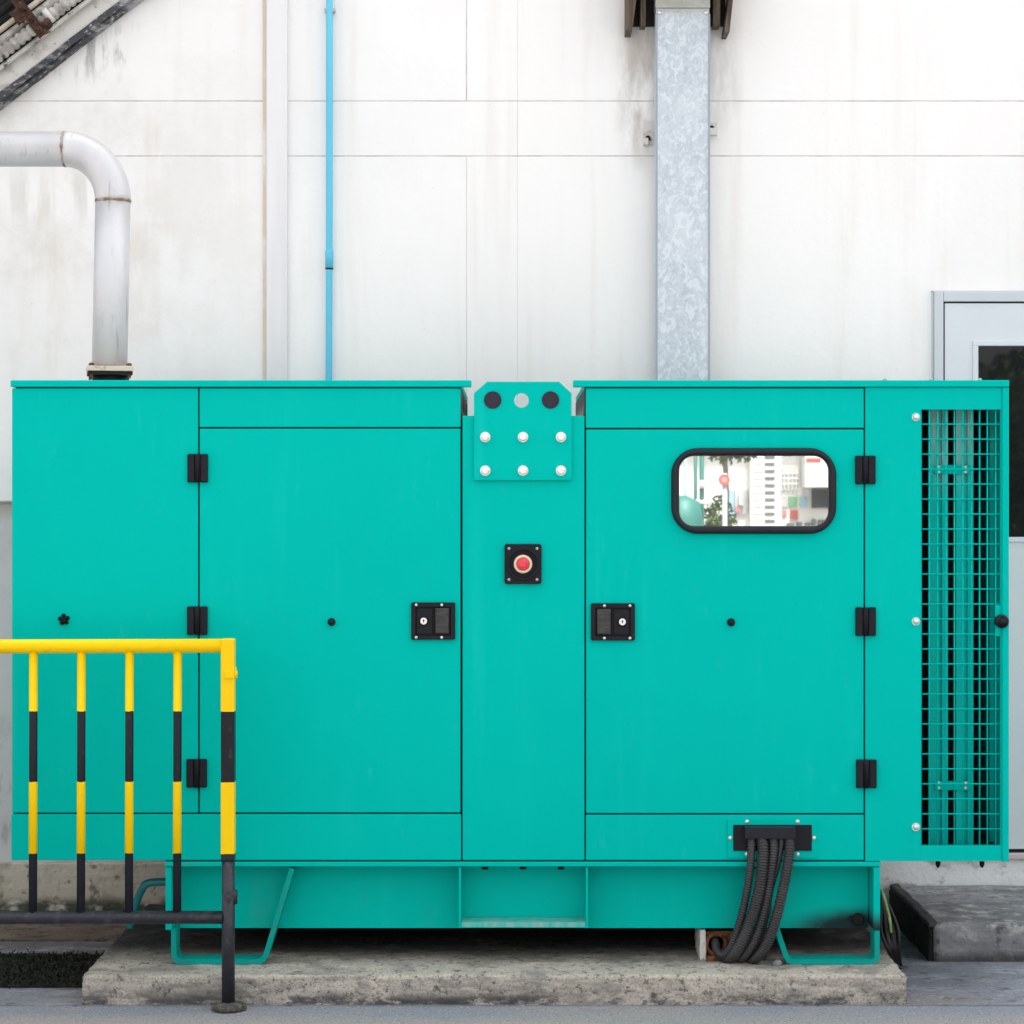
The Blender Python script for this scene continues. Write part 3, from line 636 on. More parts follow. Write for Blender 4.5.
# core
co = MB(); YB2 = 1.12
co.box(PX(15), PX(460), .0195, YB2, PZ(859), PZ(384)); co.box(PX(460) + .001, PX(586) - .001, .0195, YB2, PZ(859), PZ(418))
co.box(PX(586), PX(914), .0195, YB2, PZ(859), PZ(384)); co.box(PX(914) + .001, PX(1005), .45, YB2, PZ(859), PZ(384))
co.box(PX(914) + .001, PX(1005), .0195, .449, PZ(859), PZ(849)); co.box(PX(914) + .001, PX(1005), .0195, .449, PZ(407), PZ(384))
co.build('inner_frame', M['dark'], gen)
q = MB(); q.box(PX(11.8), PX(14.5), .0185, YB2, PZ(860), PZ(388), .001); q.build('side_panel', M['teal'], gen)
q = MB(); q.box(PX(1005.2), PX(1008.5), .0185, YB2, PZ(860), PZ(388), .001); q.build('side_panel', M['teal'], gen)
for a, b_, c_ in ((12, 461, 388), (461.3, 585.7, 417), (586, 1008, 388)):
    q = MB(); q.box(PX(a), PX(b_), YB2 + .001, YB2 + .012, PZ(860), PZ(c_), .001); q.build('back_panel', M['teal'], gen)
for (a, b_) in ((11, 471.5), (573, 1008.7)):
    q = MB(); q.box(PX(a), PX(b_), -.010, .028, PZ(387), PZ(380.3), .003); q.build('roof_rim', M['teal'], gen)
    a, b_ = (a, 461) if a < 400 else (585.5, b_)
    q = MB(); q.box(PX(a), PX(b_), .0283, YB2 + .02, PZ(387), PZ(380.6), .002); q.build('roof_panel', M['teal'], gen)
    q = MB(); q.box(PX(a) + .006, PX(b_) - .006, .034, YB2, PZ(380.3) + .0003, PZ(380.3) + .0012, 0); q.build('roof_bounce_sheet', M['roof_bounce'], gen)  # unseen pale sheet added on top to bounce neutral light onto the wall
# the plates closing the gap on both sides of the lifting column
q = MB(); q.box(PX(460) + .0005, PX(460) + .003, .03, YB2, PZ(414), PZ(388)); o = q.build('end_plate', mat('dark_grey_steel', (.018, .019, .02), .6), gen)
for k in range(3):
    q = MB(); q.cyl((PX(460) + .003, .3 + .3 * k, PZ(400)), (PX(460) + .006, .3 + .3 * k, PZ(400)), .028, 16); q.build('grommet', M['black_recess'], o)
q = MB(); q.box(PX(586) - .003, PX(586) - .0005, .03, YB2, PZ(414), PZ(388)); q.build('end_plate', mat('grey_steel_plate', (.018, .02, .021), .6, layers=[dict(color=(.30, .33, .32), scale=(4, 4, 9), lo=.35, hi=.6, amount=.8, region=(PX(586), .5, PZ(411), .3, 1.2, .045), soft=.2)]), gen)

panel('end_panel', 11.2, 198.7, 387.5, 813.5)
panel('header_panel', 198.7, 461.3, 387.5, 427.8)
dl_ = panel('door', 198.7, 461.3, 427.8, 813.5, g_=.0030)
panel('sill_panel', 10.4, 461.8, 813.5, 861)
panel('lifting_column', 461.8, 585.2, 415, 861)
panel('header_panel', 585.2, 864.6, 387.5, 428.6)
panel('door', 585.2, 864.6, 428.6, 814.2, g_=.0030)
panel('sill_panel', 585.2, 864.6, 814.2, 861)
# vent end panel: a frame round the opening
q = MB(); q.plate([(PX(864.6) + GAP, PZ(861)), (PX(1002) - .001, PZ(861)), (PX(1002) - .001, PZ(387.5)), (PX(864.6) + GAP, PZ(387.5))],
    [[(PX(921), PZ(845.5)), (PX(1000.6), PZ(845.5)), (PX(1000.6), PZ(409.5)), (PX(921), PZ(409.5))]], 0, T); q.build('vent_panel', M['teal'], gen)
q = MB(); q.box(PX(1002), PX(1008.7), -.006, .017, PZ(861.5), PZ(387.5), .003); q.build('corner_post', M['teal'], gen)
# louvre grille: welded wire
q = MB()
vx = [921.5, 929.8, 938, 946.6, 955, 963.4, 972, 980.2, 988, 996.3]
for x in vx: q.tube([(PX(x), .010, PZ(846)), (PX(x), .010, PZ(409))], .0027, 8)
for k in range(28):
    y = 424.1 + k * 15.0
    q.tube([(PX(919), .0055, PZ(y)), (PX(1003) - .004, .0060, PZ(y))], .0023, 8)
q.build('vent_grille', M['teal'], gen)
# baffles behind
def channel(a, b_, y0, name='baffle'):
    q = MB(); x0, x1 = PX(a, y0), PX(b_, y0); zt, zb = PZ(405), PZ(850); w3 = (x1 - x0) / 3
    pr = [(x0, y0 + .05), (x0, y0), (x0 + w3, y0), (x0 + w3 * 1.08, y0 + .014), (x0 + w3 * 1.92, y0 + .014), (x0 + w3 * 2, y0), (x1, y0), (x1, y0 + .05)]
    b = bmesh.new()
    lo = [b.verts.new((x, y, zb)) for x, y in pr]; hi = [b.verts.new((x, y, zt)) for x, y in pr]
    for i in range(len(pr) - 1): b.faces.new((lo[i], lo[i + 1], hi[i + 1], hi[i]))
    r_ = bmesh.ops.extrude_face_region(b, geom=b.faces[:])
    for v in [g_ for g_ in r_['geom'] if isinstance(g_, bmesh.types.BMVert)]: v.co.y += .004
    bmesh.ops.recalc_face_normals(b, faces=b.faces[:])
    q._merge(b); return q.build(name, M['baffle'], gen)
channel(930, 948, .09); channel(956, 973.5, .09); channel(989.5, 1004, .16)
for zy in (469.5, 785.5):
    q = MB(); q.pbox(934, 971, zy - 4.5, zy + 4.5, .084, .0888, .001, Y=.09); tp = q.build('tie_plate', M['teal'], gen)
    for bx in (938.5, 965.5):
        for by in (-2.6, 2.6):
            q = MB(); q.dome(P(bx, zy + by, .0838), .0065, .006, 10); q.build('tie_bolt', M['chrome'], tp)

# lifting bracket
ol = [(PX(474), PZ(480)), (PX(571.5), PZ(480)), (PX(571.5), PZ(393.5)), (PX(559), PZ(382)), (PX(487), PZ(382)), (PX(474), PZ(393.5))]
q = MB(); q.plate(ol, [circle(PX(521.5), PZ(400.5), 7.3 * S(0))], -.014, -.001); lb = q.build('lifting_bracket', M['teal'], gen)
for px in (492.7, 550.5):
    q = MB(); q.cyl(P(px, 400, -.014), P(px, 400, -.0185), 8.8 * S(0), 28, .0012); q.cyl(P(px, 400, -.0184), P(px, 400, -.0195), 6.8 * S(0), 28); q.build('hole_plug', M['plug'], lb)
q = MB(); q.cyl(P(523, 437, -.0142), P(523, 437, -.017), .0172, 24); q.tube([P(523, 437, -.017), P(523, 437, -.0285), P(523, 437, -.031)], [.0150, .0150, .0115], 6, smooth=False)
bolt = q.build('bolt', M['chrome'], lb, origin=P(523, 437, -.0142))
for px, py in ((485.3, 437), (561, 437), (485.3, 470.5), (523, 470.5), (561, 470.5)):
    c = dup(bolt, lb, P(px, py, -.0142)); c.rotation_euler.y = random.uniform(0, 1)

# hinges
def make_hinge(px, py, wpx=20.5):
    q = MB(); h = 14.3 * S(0); hw = wpx / 2 * S(0); c = P(px, py, 0)
    q.box(c.x - hw, c.x - .0095, -.0145, -.0005, c.z - h, c.z + h, .004, 2); q.box(c.x + .0095, c.x + hw, -.0145, -.0005, c.z - h, c.z + h, .004, 2)
    q.cyl((c.x, -.009, c.z - h), (c.x, -.009, c.z + h), .0094, 18, .0015)
    q.cyl((c.x, -.0175, c.z), (c.x, -.0195, c.z), .003, 8)
    return q.build('hinge', M['black_plastic'], gen, origin=c)
hg = make_hinge(198, 468.3)
for px, py in ((197.6, 620.5), (197, 773), (865, 470), (865.3, 621.5), (866, 773.5)): dup(hg, gen, P(px, py, 0))

# latches
def latch(px, py, flip):
    W, H = 22 * S(0), 18.6 * S(0); c = P(px, py, 0); s_ = -1 if flip else 1
    q = MB(); q.plate(rrect(c.x - W, c.x + W, c.z - H, c.z + H, .005, 4), [list(rrect(c.x - W + .014, c.x + W - .014, c.z - H + .014, c.z + H - .014, .003, 3))], -.011, -.0005)
    lt = q.build('latch', M['black_plastic'], gen)
    q = MB(); q.box(c.x - W + .013, c.x + W - .013, -.0042, -.0006, c.z - H + .013, c.z + H - .013); q.build('latch_recess', M['black_recess'], lt)
    q = MB(); xs = sorted((c.x + s_ * .007, c.x + s_ * (W - .0205)))
    q.box(xs[0], xs[1], -.0125, -.0044, c.z - H + .020, c.z + H - .018, .003); q.box(xs[0] + .008, xs[1] - .003, -.0145, -.0126, c.z - H + .024, c.z + H - .028, .001); q.build('paddle', M['latch_metal'], lt)
    xs2 = sorted((c.x - s_ * (W - .019), c.x - s_ * .004)); q = MB(); q.box(xs2[0], xs2[1], -.0058, -.0043, c.z - H + .0195, c.z + H - .0195, .0008); q.build('lock_plate', M['black_plastic'], lt)
    kx = c.x - s_ * .0315
    q = MB(); q.cyl((kx, -.0059, c.z), (kx, -.0105, c.z), .0155, 20, .001); q.build('lock_boss', M['black_recess'], lt)
    q = MB(); q.cyl((kx, -.0106, c.z), (kx, -.0145, c.z), .0118, 24, .0015); k = q.build('key_lock', M['cream' if False else 'chrome'], lt)
    q = MB(); q.box(kx - .0016, kx + .0016, -.0151, -.0146, c.z - .0045, c.z + .0045); q.cyl((kx, -.0146, c.z + .003), (kx, -.0152, c.z + .003), .003, 10); q.build('keyhole', M['black_recess'], lt)
    for ex in ((-17, 8.5) if not flip else (-8.5, 17)):
        for ez in (-16.2, 16.2):
            q = MB(); q.dome((c.x + ex * S(0), -.0111, c.z + ez * S(0)), .0052, .004, 10); q.build('latch_screw', M['chrome'], lt)
latch(433.3, 621, False); latch(612.8, 621.8, True)

# emergency stop
c = P(523, 564, 0); W, H = 18.6 * S(0), 20 * S(0)
q = MB(); q.plate(rrect(c.x - W, c.x + W, c.z - H, c.z + H, .009, 5), [circle(c.x, c.z, 15 * S(0), 32)], -.012, -.0006)
q.cyl((c.x, -.001, c.z), (c.x, -.003, c.z), 15.2 * S(0), 32)
b = bmesh.new()
es = MB(); q.ring([(c.x + x * 1.10, c.z + z * 1.10) for x, z in circle(0, 0, 15 * S(0), 32)], [(c.x + x * .93, c.z + z * .93) for x, z in circle(0, 0, 15 * S(0), 32)], -.0175, -.0122)
es.bm.free(); b.free()
est = q.build('stop_button_housing', M['black_plastic'], gen)
q = MB(); q.ring(circle(c.x, c.z, 9.4 * S(0), 32), circle(c.x, c.z, 6.2 * S(0), 32), -.017, -.0032); q.build('button_collar', M['cream'], est)
q = MB(); q.cyl((c.x, -.004, c.z), (c.x, -.020, c.z), 6.3 * S(0), 32, .004); q.dome((c.x, -.0198, c.z), 4.8 * S(0), .004); q.build('stop_button', M['red'], est)
for sx in (-14, 14):
    for sz in (-15.5, 15.5):
        q = MB(); q.dome((c.x + sx * S(0), -.0121, c.z + sz * S(0)), .0052, .003, 10); q.build('housing_screw', M['steel'], est)

# small knobs
q = MB(); q.cyl(P(331.5, 622, -.0005), P(331.5, 622, -.006), .0135, 20); q.dome(P(331.5, 622, -.006), .0125, .012, 20); kb = q.build('door_stop', M['black_plastic'], gen, origin=P(331.5, 622, 0))
dup(kb, gen, P(731, 622.3, 0))
q = MB(); ck = P(64, 619.5, 0); q.cyl(ck, ck + Vector((0, -.018, 0)), .011, 18, .002)
for k in range(5):
    a = k * 2 * math.pi / 5 + .4; q.dome(ck + Vector((math.cos(a) * .013, -.0006, math.sin(a) * .013)), .0075, .012, 10)
q.build('star_knob', M['black_recess'], gen)
q = MB(); ck = P(1001.2, 621.3, -.0065); q.tube([ck, ck + Vector((0, -.012, 0)), ck + Vector((0, -.022, 0)), ck + Vector((0, -.024, 0)), ck + Vector((0, -.020, 0)), ck + Vector((0, -.006, 0))], [.023, .0235, .021, .017, .013, .010], 28); o = q.build('rubber_buffer', M['rubber'], gen)
q = MB(); q.pbox(995, 1001.8, 605, 636, .0035, .0085, .001); q.build('buffer_plate', M['teal'], o)
for py in (417, 621.3, 827):
    q = MB(); q.cyl(P(916, py, -.0005), P(916, py, -.003), .0135, 18); q.dome(P(916.2, py, -.003), .012, .010, 18); q.build('panel_bolt', M['chrome'], gen)
for py in (440, 524, 609, 694, 778):
    q = MB(); q.dome((PX(11.5) - .0003, .04, PZ(py)), .006, .006, 8, axis=(-1, 0, 0)); q.build('side_screw', M['chrome'], gen)
for px in (938, 982):
    q = MB(); q.tube([P(px, 861.5, .06), P(px, 865, .06), P(px, 867.5, .06)], [.009, .008, .004], 6, smooth=False); q.build('drain_nut', M['black_recess'], gen)
for px in (885, 931, 980):
    q = MB(); q.dome(P(px, 380.1, .02), .007, .007, 8, axis=(0, 0, 1)); q.build('roof_screw', M['steel'], gen)

# inspection window
x0, x1, z0, z1 = PX(671), PX(836), PZ(534), PZ(448)
N_ = 10
q = MB(); q.ring(rrect(x0, x1, z0, z1, 27 * S(0), N_), rrect(x0 + .027, x1 - .027, z0 + .027, z1 - .027, 15 * S(0), N_), -.024, -.0006); wf = q.build('window_frame', M['rubber'], gen)
q = MB(); q.prism(rrect(x0 + .020, x1 - .020, z0 + .020, z1 - .020, 17 * S(0), N_), -.0055, -.0008); q.build('window_pane', M['mirror'], wf)

# cable entry plate
q = MB(); q.plate([(PX(727.5), PZ(857.5)), (PX(816.5), PZ(857.5)), (PX(816.5), PZ(819.5)), (PX(727.5), PZ(819.5))], [], -.006, -.0006); ce = q.build('cable_entry_plate', M['teal'], gen)
q = MB(); q.pbox(733, 811.5, 824.5, 850.5, -.010, -.0062, .001, Y=0); q.build('gland_rubber', M['black_plastic'], ce)
q = MB(); q.pbox(744.5, 795.5, 826.5, 838.5, -.048, -.0102, .003, Y=-.03); q.build('brush_strip', M['rubber'], ce)
for px, py in ((747, 821.6), (797.5, 821.6), (730.3, 838), (814, 838), (747, 854.2), (797.5, 854.2)):
    q = MB(); q.dome(P(px, py, -.0101 if 733 < px < 811 and 824 < py < 850 else -.0061), .0075, .006, 12); q.build('plate_screw', M['chrome'], ce)

# base skid
YWB = .10
q = MB()
q.pbox(164.5, 881, 862, 866.6, -.004, 1.1, .002)
q.box(PX(172), PX(873), YWB, YWB + .008, PZ(928, YWB), PZ(867.2), 0)
q.box(PX(172), PX(873), 1.0, 1.008, PZ(928, YWB), PZ(867.2), 0)
sk = q.build('base_skid', M['teal_skid'], gen)
q = MB(); q.box(PX(185), PX(860), .46, .97, .148, .40, .004); q.build('gap_light_blocker', M['dark'], gen)  # unseen block added to keep light out of the gap below the skid
q = MB(); q.pbox(165.5, 171.5, 867.2, 930, .0, 1.09, .001); q.build('skid_end_plate', M['teal_skid'], gen)
q = MB(); q.pbox(873.5, 880.2, 867.2, 930, .0, 1.09, .001); q.build('skid_end_plate', M['teal_skid'], gen)
for a in (458.8, 585.8):
    q = MB(); q.pbox(a, a + 2.2, 867.2, 928, .002, YWB - .001, 0); q.build('gusset', M['teal'], gen)
q = MB(); q.pbox(461.2, 585.6, 922.5, 927.5, .004, YWB - .001, .001); q.build('pocket_lip', M['teal_dusty'], gen)
for px in (485, 523, 561):
    q = MB(); q.cyl(P(px, 867, .03), P(px, 869.2, .03), .011, 6); q.build('skid_bolt', M['black_recess'], sk)
q = MB(); q.cyl(P(858, 919, YWB - .0005), P(858, 919, YWB - .02), .020, 18, .003); q.cyl(P(851, 918, YWB - .0005), P(851, 918, YWB - .012), .008, 10); q.build('drain_plug', M['black_recess'], gen)
def foot(pts):
    """bent flat bar, deep in Y"""
    q = MB(); tk = 2.6 * S(0); v = [Vector((PX(a), 0, PZ(b_))) for a, b_ in pts]; n = len(v)
    left, right = [], []
    for i, p in enumerate(v):
        t0 = (v[i] - v[i - 1]).normalized() if i else (v[1] - v[0]).normalized()
        t1 = (v[i + 1] - v[i]).normalized() if i < n - 1 else t0
        nn = Vector((-(t0.z + t1.z), 0, t0.x + t1.x)).normalized(); k = tk / max(.4, nn.dot(Vector((-t0.z, 0, t0.x))))
        left.append((p.x + nn.x * k, p.z + nn.z * k)); right.append((p.x - nn.x * k, p.z - nn.z * k))
    q.prism(left + right[::-1], .001, .085); return q.build('foot_bar', M['teal_dark'], gen)
foot([(173.6, 929), (173.6, 955), (175.5, 960), (180, 962.2), (258, 962.2), (263, 960), (265.5, 956), (292, 868.5)])
foot([(877.2, 930.8), (877.2, 957), (875.5, 961), (871, 962.2), (794, 962.2), (789, 961), (786, 956), (757, 868.5)])

# ================================================================== THINGS ROUND THE GENERATOR
GRP = 'corrugated cable conduits'
def conduit(pts, rpx, label, corr=True):
    pts = [(a, b_ + (2 if i == 0 else 0), -.026 if i == 0 else y) for i, (a, b_, y) in enumerate(pts)]
    pts = smooth_path([P(a, b_, y) for a, b_, y in pts], 14); q = MB()
    if corr: corrugated(q, pts, rpx * S(0), pitch=.0088, depth=.24)
    else: q.tube(pts, rpx * S(0), 14)
    return tag(q.build('cable_conduit', M['corrug']), label, 'conduit', GRP)
conduit([(751, 836, -.014), (751.5, 846, -.034), (750.5, 865, -.04), (747.5, 888, -.035), (741, 918, -.02), (732, 945, 0), (724, 955, .02), (717.5, 952, .05), (715.5, 943, .09), (715, 937, .15)], 4.4, 'leftmost corrugated conduit, its end curling into the rusty sleeve', True)
conduit([(761.5, 836, -.014), (763, 848, -.04), (762, 870, -.052), (758, 895, -.05), (750, 922, -.035), (740, 945, -.02), (730, 958, .02), (719, 956, .10), (714, 948, .16)], 6.3, 'thickest grey conduit, second from left under the cable entry', True)
conduit([(773, 836, -.014), (773.5, 850, -.038), (770.5, 875, -.045), (766, 902, -.04), (758.5, 930, -.025), (748, 951, -.005), (737, 960, .04), (724, 959, .11)], 5.2, 'middle corrugated conduit of the bundle with thin wire on its right', True)
conduit([(781, 836, -.014), (781, 846, -.030), (777.5, 866, -.030), (771, 890, -.025), (767, 915, -.015), (760, 938, -.008), (750, 958, .03), (738, 962, .12)], 2.8, 'thin smooth black cable squeezed between two thick conduits', False)
conduit([(789, 836, -.014), (789.5, 850, -.042), (786.5, 872, -.054), (781, 898, -.054), (775, 922, -.045), (767, 943, -.03), (757, 957, .0), (742, 963, .09)], 5.8, 'rightmost corrugated conduit bulging from the cable entry', True)
# rusty sleeve in a chipped block
q = MB(); q.pbox(700, 706.5, 931, 967, .075, .30, .006, Y=.075); o = tag(q.build('white_block', M['brickwhite']), 'chipped white block standing left of the rusty sleeve', 'block'); roughen(o, .006, 5, 25)
rsv = thing('rusty_sleeve', P(715, 966, .12), 'rusty iron sleeve the conduits run into, under the generator', 'sleeve')
q = MB(); ck = P(716, 944, .095); q.tube([ck, ck + Vector((0, .004, 0)), ck + Vector((0, .2, 0))], [.036, .039, .038], 24, caps=False); q.tube([ck, ck + Vector((0, .2, 0))], .027, 24, caps=False); q.ring(circle(ck.x, ck.z, .038, 24), circle(ck.x, ck.z, .027, 24), ck.y - .006, ck.y + .002); o = q.build('pipe_end', M['rust'], rsv); roughen(o, .003, 0, 60)
q = MB(); q.pbox(707, 766, 957, 967.5, .06, .22, .006, Y=.06); o = q.build('base', M['rust'], rsv); roughen(o, .006, 8, 30)
q = MB(); q.plate([(PX(a_, .12), PZ(b_, .12)) for a_, b_ in ((706.5, 966), (768, 966), (766, 950), (738, 946), (733, 931), (706.5, 931))], [circle(PX(716, .12), PZ(944, .12), .030, 24)], .112, .132); o = q.build('rusted_plate', M['rust'], rsv); roughen(o, .004, 2, 40)
q = MB(); q.pbox(730, 768, 931, 956, .16, .30, .006, Y=.16); o = q.build('back_block', M['brick'], rsv); roughen(o, .005, 5, 30)
q = MB(); bb = P(777, 965, 0); q.dome(bb, .018, .018, 9, axis=(0, 0, 1)); o = tag(q.build('stone', M['step']), 'small grey stone lying on the pad beside the conduits', 'stone'); roughen(o, .006, 0, 40)

# loose black cables at the right
lo = thing('loose_cable_bundle', P(896, 968, .40), 'tangled black cables hanging down beside the right end of the skid', 'cable bundle')
paths = []
for k in range(9):
    f = k / 8
    pts = [P(877 + 2 * f, 884 + 4 * random.random(), .42), P(881 + 8 * f, 900 + 6 * f, .40), P(882 + 16 * f + random.uniform(-1, 1), 930, .38 + .02 * random.random()), P(888 + 11 * f, 950, .38), P(896 + 5 * f + random.uniform(-1, 1), 966, .40 + .02 * f), P(902 + 8 * random.random() - 2, 969 + random.uniform(-2, .5), .42)]
    q = MB(); q.tube(smooth_path(pts, 10), random.uniform(.0045, .0075), 8); q.build('cable', M['cable'], lo)
q = MB(); q.tube(smooth_path([P(879, 884, .37), P(883, 894, .36), P(886.5, 906, .355), P(889.5, 919, .36), P(891, 932, .375)], 10), .0055, 8); o = q.build('cable', M['earth'], lo); o['label'] = 'green and yellow earth wire'

# teal drain hose left
q = MB(); q.tube(smooth_path([P(172, 882, .12), P(160, 882, .12), P(149, 883, .12), P(144, 886, .12), P(140, 893, .13), P(135.5, 905, .14), P(132, 917, .15), P(130, 927, .16)], 8), .0135, 16); tag(q.build('drain_hose', M['teal_hose']), 'dark teal drain hose bending down from the left skid end', 'hose')

# ------------------------------------------------------------------ barrier
ba = thing('safety_barrier', (PX(228, YB), YB, 0), 'yellow and black striped pipe barrier standing in front of the generator', 'barrier')
s_ = S(YB)
q = MB(); q.tube([(-5.2, YB, PZ(647.2, YB)), (PX(0, YB), YB, PZ(646.4, YB)), (PX(222, YB), YB, PZ(645.7, YB))], 7.0 * s_, 24); q.build('top_rail', M['barrier_yellow'], ba)
q = MB(); q.tube([(-5.2, YB, PZ(917.3, YB)), (PX(223, YB), YB, PZ(917.3, YB))], 6.6 * s_, 24); o = q.build('bottom_rail', M['barrier_black'], ba)
xp = PX(228.3, YB)
q = MB(); q.box(xp - 6.8 * s_, xp + 6.8 * s_, YB - 6.8 * s_, YB + 6.8 * s_, PZ(860, YB), PZ(638.6, YB), .004, 2)
q.build('end_post', M['barrier'], ba)
q = MB(); q.tube([(xp, YB, PZ(861, YB)), (xp, YB, .02)], 6.6 * s_, 24); q.build('post_leg', M['barrier_black'], ba)
b0 = None
for px in (33.5, 81.5, 129.6, 177.7):
    c = P(px, 917, YB)
    if b0 is None:
        q = MB(); q.tube([P(px - .6, 917, YB), P(px, 647, YB)], 4.25 * s_, 18); b0 = q.build('baluster', M['barrier'], ba, origin=c)
    else: dup(b0, ba, c)
for k in range(22):
    px = -14.6 - 48.1 * k; dup(b0, ba, P(px, 917, YB))
q = MB(); q.tube([P(235.3, 667, YB), P(235.3, 670.5, YB), P(235.3, 671, YB), P(235.3, 678, YB)], [.004, .004, .0075, .0075], 12); q.pbox(225.5, 235, 670.5, 678, YB - 6.8 * s_ - .006, YB - 6.8 * s_ - .0003, .002, Y=YB); q.build('gate_latch', M['barrier_yellow'], ba)
q = MB(); q.cyl(P(229, 896, YB - .02), P(229, 896, YB - .032), .017, 6); q.cyl(P(229, 896, YB - .032), P(229, 896, YB - .040), .008, 10); q.cyl(P(233.5, 890, YB), P(233.5, 904, YB), .013, 10); q.build('hinge_bolt', M['barrier_black'], ba)
q = MB(); q.tube([(xp, YB, .003), (xp, YB, .012), (xp, YB, .020), (xp, YB, .026)], [.058, .056, .044, .020], 26); o = q.build('base_plate', M['mortar'], ba); roughen(o, .006, 2, 45)

# ================================================================== ACROSS THE YARD (seen in the window and door glass)
YF = -28.0
def SM(Y): return (7.5 + abs(Y)) / FPX          # mirror distance camera > pane > far side
def FX(zx, Y=YF): return (660 + zx / 5.39 - 512) * SM(Y)
def FZ(zy, Y=YF): return CAM_Z + (506 - (440 + zy / 5.39)) * SM(Y)
fb = thing('white_building', (4, YF - 3, 0), 'white building across the yard with slotted column, mirrored in the window', 'building')
def fbox(name, m, a, b_, c, d, y0, y1, par=None):
    q = MB(); q.box(FX(a), FX(b_), y0, y1, FZ(d), FZ(c)); return q.build(name, M[m], par or fb)
q = MB(); q.box(-6, 14, YF - 6, YF, -.1, 2.75); q.build('wall', M['farwhite'], fb)
q = MB(); q.box(-6.3, 14.3, YF - 6.2, YF + .3, 2.76, 2.9); q.build('roof', M['fargrey'], fb)
sc_ = fbox('slotted_column', 'farwhite', 478, 642, 70, 520, YF + .001, YF + .3)
for k in range(11):
    zy = 86 + 38 * k; fbox('slot', 'farslot', 552, 606, zy, zy + 17, YF + .3005, YF + .31, sc_); fbox('slot', 'fargrey', 490, 542, zy + 6, zy + 11, YF + .3005, YF + .31, sc_)
fbox('window', 'fargrey', 655, 745, 150, 262, YF + .001, YF + .06)
for k in range(4):
    fbox('mullion', 'farwhite', 655 + 22 * k + 9, 655 + 22 * k + 13, 150, 262, YF + .0605, YF + .08)
for k in range(3):
    fbox('transom', 'farwhite', 655, 745, 176 + 28 * k, 181 + 28 * k, YF + .0805, YF + .09)
for k in range(6):
    fbox('railing', 'fargrey', 640 + 24 * k, 644 + 24 * k, 268, 300, YF + .31, YF + .33)
fbox('railing', 'fargrey', 636, 800, 266, 270, YF + .305, YF + .335)
fbox('poster', 'fargrey', 645, 688, 305, 360, YF + .001, YF + .03); fbox('poster', 'fargreen', 692, 740, 305, 360, YF + .001, YF + .03); fbox('poster', 'farblue', 752, 792, 305, 360, YF + .001, YF + .03)
for a_, b__, c_, d_ in ((682, 720, 448, 462), (735, 760, 442, 462), (780, 812, 446, 462), (818, 836, 425, 462), (852, 884, 430, 462)):
    fbox('planter', 'farslot', a_, b__, c_, d_, YF + .001, YF + .09)
fbox('notice', 'farpink', 648, 682, 380, 412, YF + .001, YF + .03); fbox('meter_box', 'fargrey', 420, 446, 300, 352, YF + .0505, YF + .12); fbox('meter_box', 'farpink', 404, 432, 360, 392, YF + .0505, YF + .1)
fbox('sign_board', 'farred', 700, 742, 378, 425, YF + .001, YF + .04)
fbox('doorway', 'fardark', 815, 1000, 262, 365, YF + .001, YF + .05)
fbox('canopy', 'farwhite', 760, 1000, 60, 255, YF + .06, YF + .5); fbox('canopy_stripe', 'farred', 765, 842, 102, 122, YF + .501, YF + .51)
fbox('window', 'farblue', 365, 396, 270, 405, YF + .001, YF + .05); fbox('window', 'fargrey', 400, 468, 270, 400, YF + .001, YF + .05)
YG = -20.0
rsn = thing('round_sign', (FX(345, YG), YG, 0), 'round red sign on a dark post, mirrored in the window', 'sign')
q = MB(); q.cyl((FX(345, YG), YG, FZ(215, YG)), (FX(345, YG), YG + .03, FZ(215, YG)), .068, 24); q.build('disc', M['farred'], rsn)
q = MB(); q.cyl((FX(345, YG), YG + .0305, FZ(215, YG)), (FX(345, YG), YG + .034, FZ(215, YG)), .038, 20); q.build('disc_centre', M['farpink'], rsn)
q = MB(); q.tube([(FX(350, YG), YG - .03, 0), (FX(350, YG), YG - .03, FZ(180, YG))], .03, 10); q.build('post', M['fargrey'], rsn)
q = MB(); X0 = FX(125, YG); q.tube([(X0, YG, 0), (X0, YG, 1.45), (X0, YG, 1.68), (X0, YG, 1.76)], [.24, .24, .2, .04], 24)
tag(q.build('water_tank', M['fartank']), 'domed teal tank across the yard, mirrored at the left of the window', 'tank')

ypw = thing('yard_pipework', (FX(230, YG), YG, 0), 'thin teal pipes and valve across the yard, mirrored left of the round sign', 'pipework')
for zx, zt, rr_ in ((150, 60, .018), (205, 60, .022), (240, 60, .03)):
    q = MB(); q.tube([(FX(zx, YG), YG - .4, 0), (FX(zx, YG), YG - .4, 3.4)], rr_, 10); q.build('pipe', M['fartank'] if zx > 160 else M['farblue'], ypw)
q = MB(); q.tube([(FX(185, YG), YG - .4, FZ(335, YG)), (FX(290, YG), YG - .4, FZ(335, YG))], .035, 12); q.build('cross_pipe', M['farwhite'], ypw)
q = MB(); q.tube([(FX(225, YG), YG - .34, FZ(238, YG)), (FX(255, YG), YG - .34, FZ(238, YG))], .05, 14); q.build('valve', M['farwhite'], ypw)

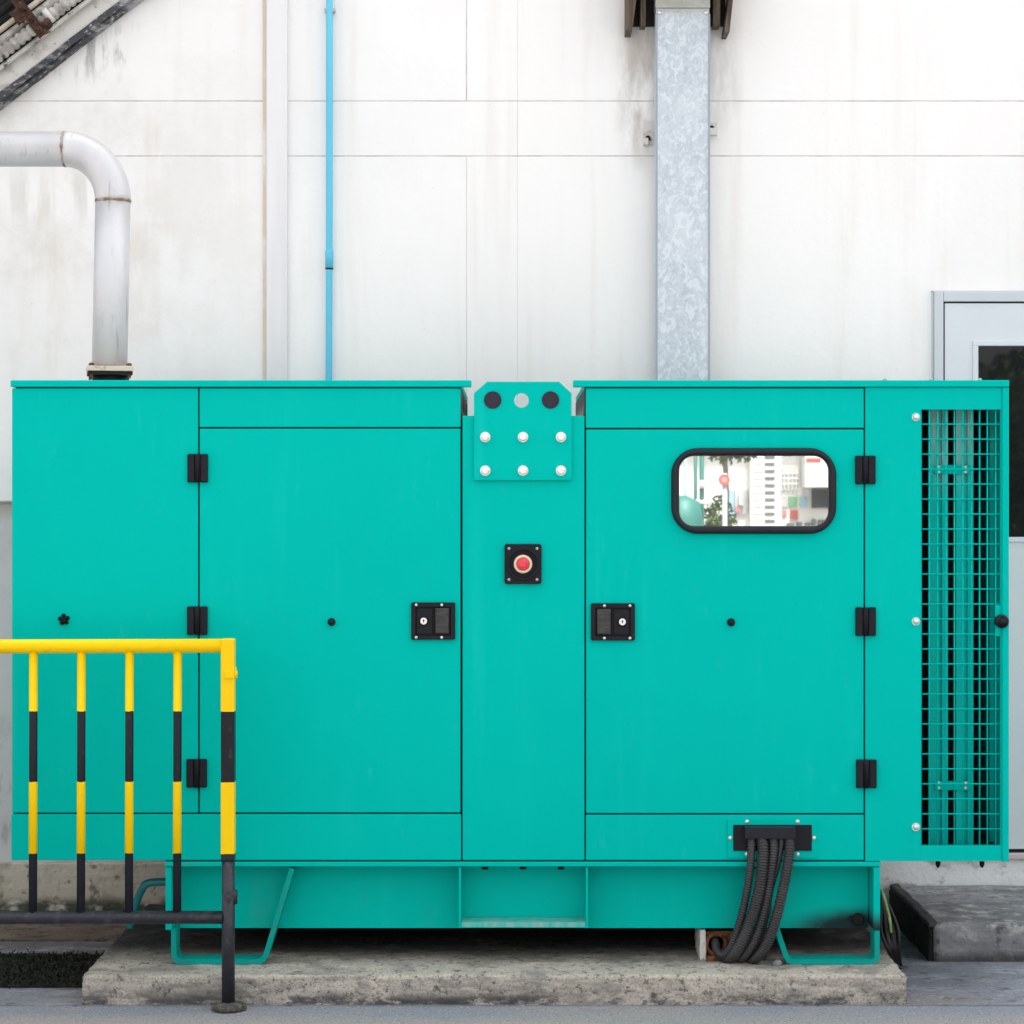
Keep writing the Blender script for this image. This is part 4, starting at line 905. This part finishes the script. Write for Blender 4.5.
def leaves(mb_, c, rad, n, size):
    b = bmesh.new()
    for i in range(n):
        d = Vector((random.gauss(0, 1), random.gauss(0, 1), random.gauss(0, 1))).normalized() * (random.random() ** .4)
        p = Vector(c) + Vector((d.x * rad[0], d.y * rad[1], d.z * rad[2]))
        a = Vector((random.gauss(0, 1), random.gauss(0, 1), random.gauss(0, 1))).normalized(); e = a.orthogonal().normalized(); s1 = size * random.uniform(.6, 1.3)
        b.faces.new([b.verts.new(p - a * s1), b.verts.new(p + e * s1 * .5), b.verts.new(p + a * s1), b.verts.new(p - e * s1 * .5)])
    return mb_._merge(b)
def tree(x, y, h, label, crowns, low, tr_=.17):
    t = thing('yard_tree', (x, y, 0), label, 'tree')
    q = MB(); q.tube([(x, y, -.05), (x + .05, y, h * .4), (x - .03, y, h * .75), (x, y, h)], [tr_, tr_ * .8, tr_ * .5, .02], 12)
    for k in range(6):
        a = k * 1.1; z = low + (h - low) * k / 7; q.tube([(x, y, z), (x + math.cos(a) * .7, y + math.sin(a) * .7, z + .5), (x + math.cos(a) * 1.4, y + math.sin(a) * 1.4, z + .7)], [.06, .04, .015], 8)
    q.build('trunk', M['bark'], t)
    q = MB()
    for c, rad, n in crowns: leaves(q, (x + c[0], y + c[1], c[2]), rad, n, .11 if tr_ > .1 else .055)
    q.build('crown', M['leaf'], t)
def crownset(n, spread, z0, z1):
    return [((random.uniform(-spread, spread), random.uniform(-spread, spread), random.uniform(z0, z1)), (random.uniform(.6, 1.0), random.uniform(.6, 1.0), random.uniform(.45, .7)), 420) for k in range(n)]
tree(8.1, -22, 6.5, 'dark leafy tree across the yard, mirrored in the door glass', crownset(16, 1.9, 1.9, 6.0) + crownset(8, 1.7, .8, 2.6), 2.0)
tree(10.6, -21, 6.5, 'bushy tree beyond the dark one, mirrored at the right of the door glass', crownset(18, 1.9, .9, 6.0), 2.0)
tree(FX(340, -25), -25, 4.6, 'young tree behind the round red sign, mirrored at the top of the window', crownset(8, 1.0, 3.0, 4.6) + [((.1, 0, 2.42), (.42, .3, .20), 260), ((.75, 0, 2.5), (.3, .3, .12), 130), ((-.6, 0, 2.55), (.3, .3, .12), 90), ((1.2, 0, 2.56), (.6, .3, .09), 200), ((-1.0, 0, 2.2), (.25, .3, .35), 120)], 2.8, .05)
sh = thing('yard_shrub', (FX(320, -21), -21, 0), 'low green shrub beside the round red sign, mirrored in the window', 'shrub')
q = MB(); leaves(q, (FX(320, -21), -21, 1.15), (.26, .3, .62), 1500, .04); q.build('foliage', M['leaf'], sh)
q = MB(); q.tube([(FX(320, -21), -21, 0), (FX(320, -21), -21, 1.0)], .03, 8); q.build('stem', M['bark'], sh)
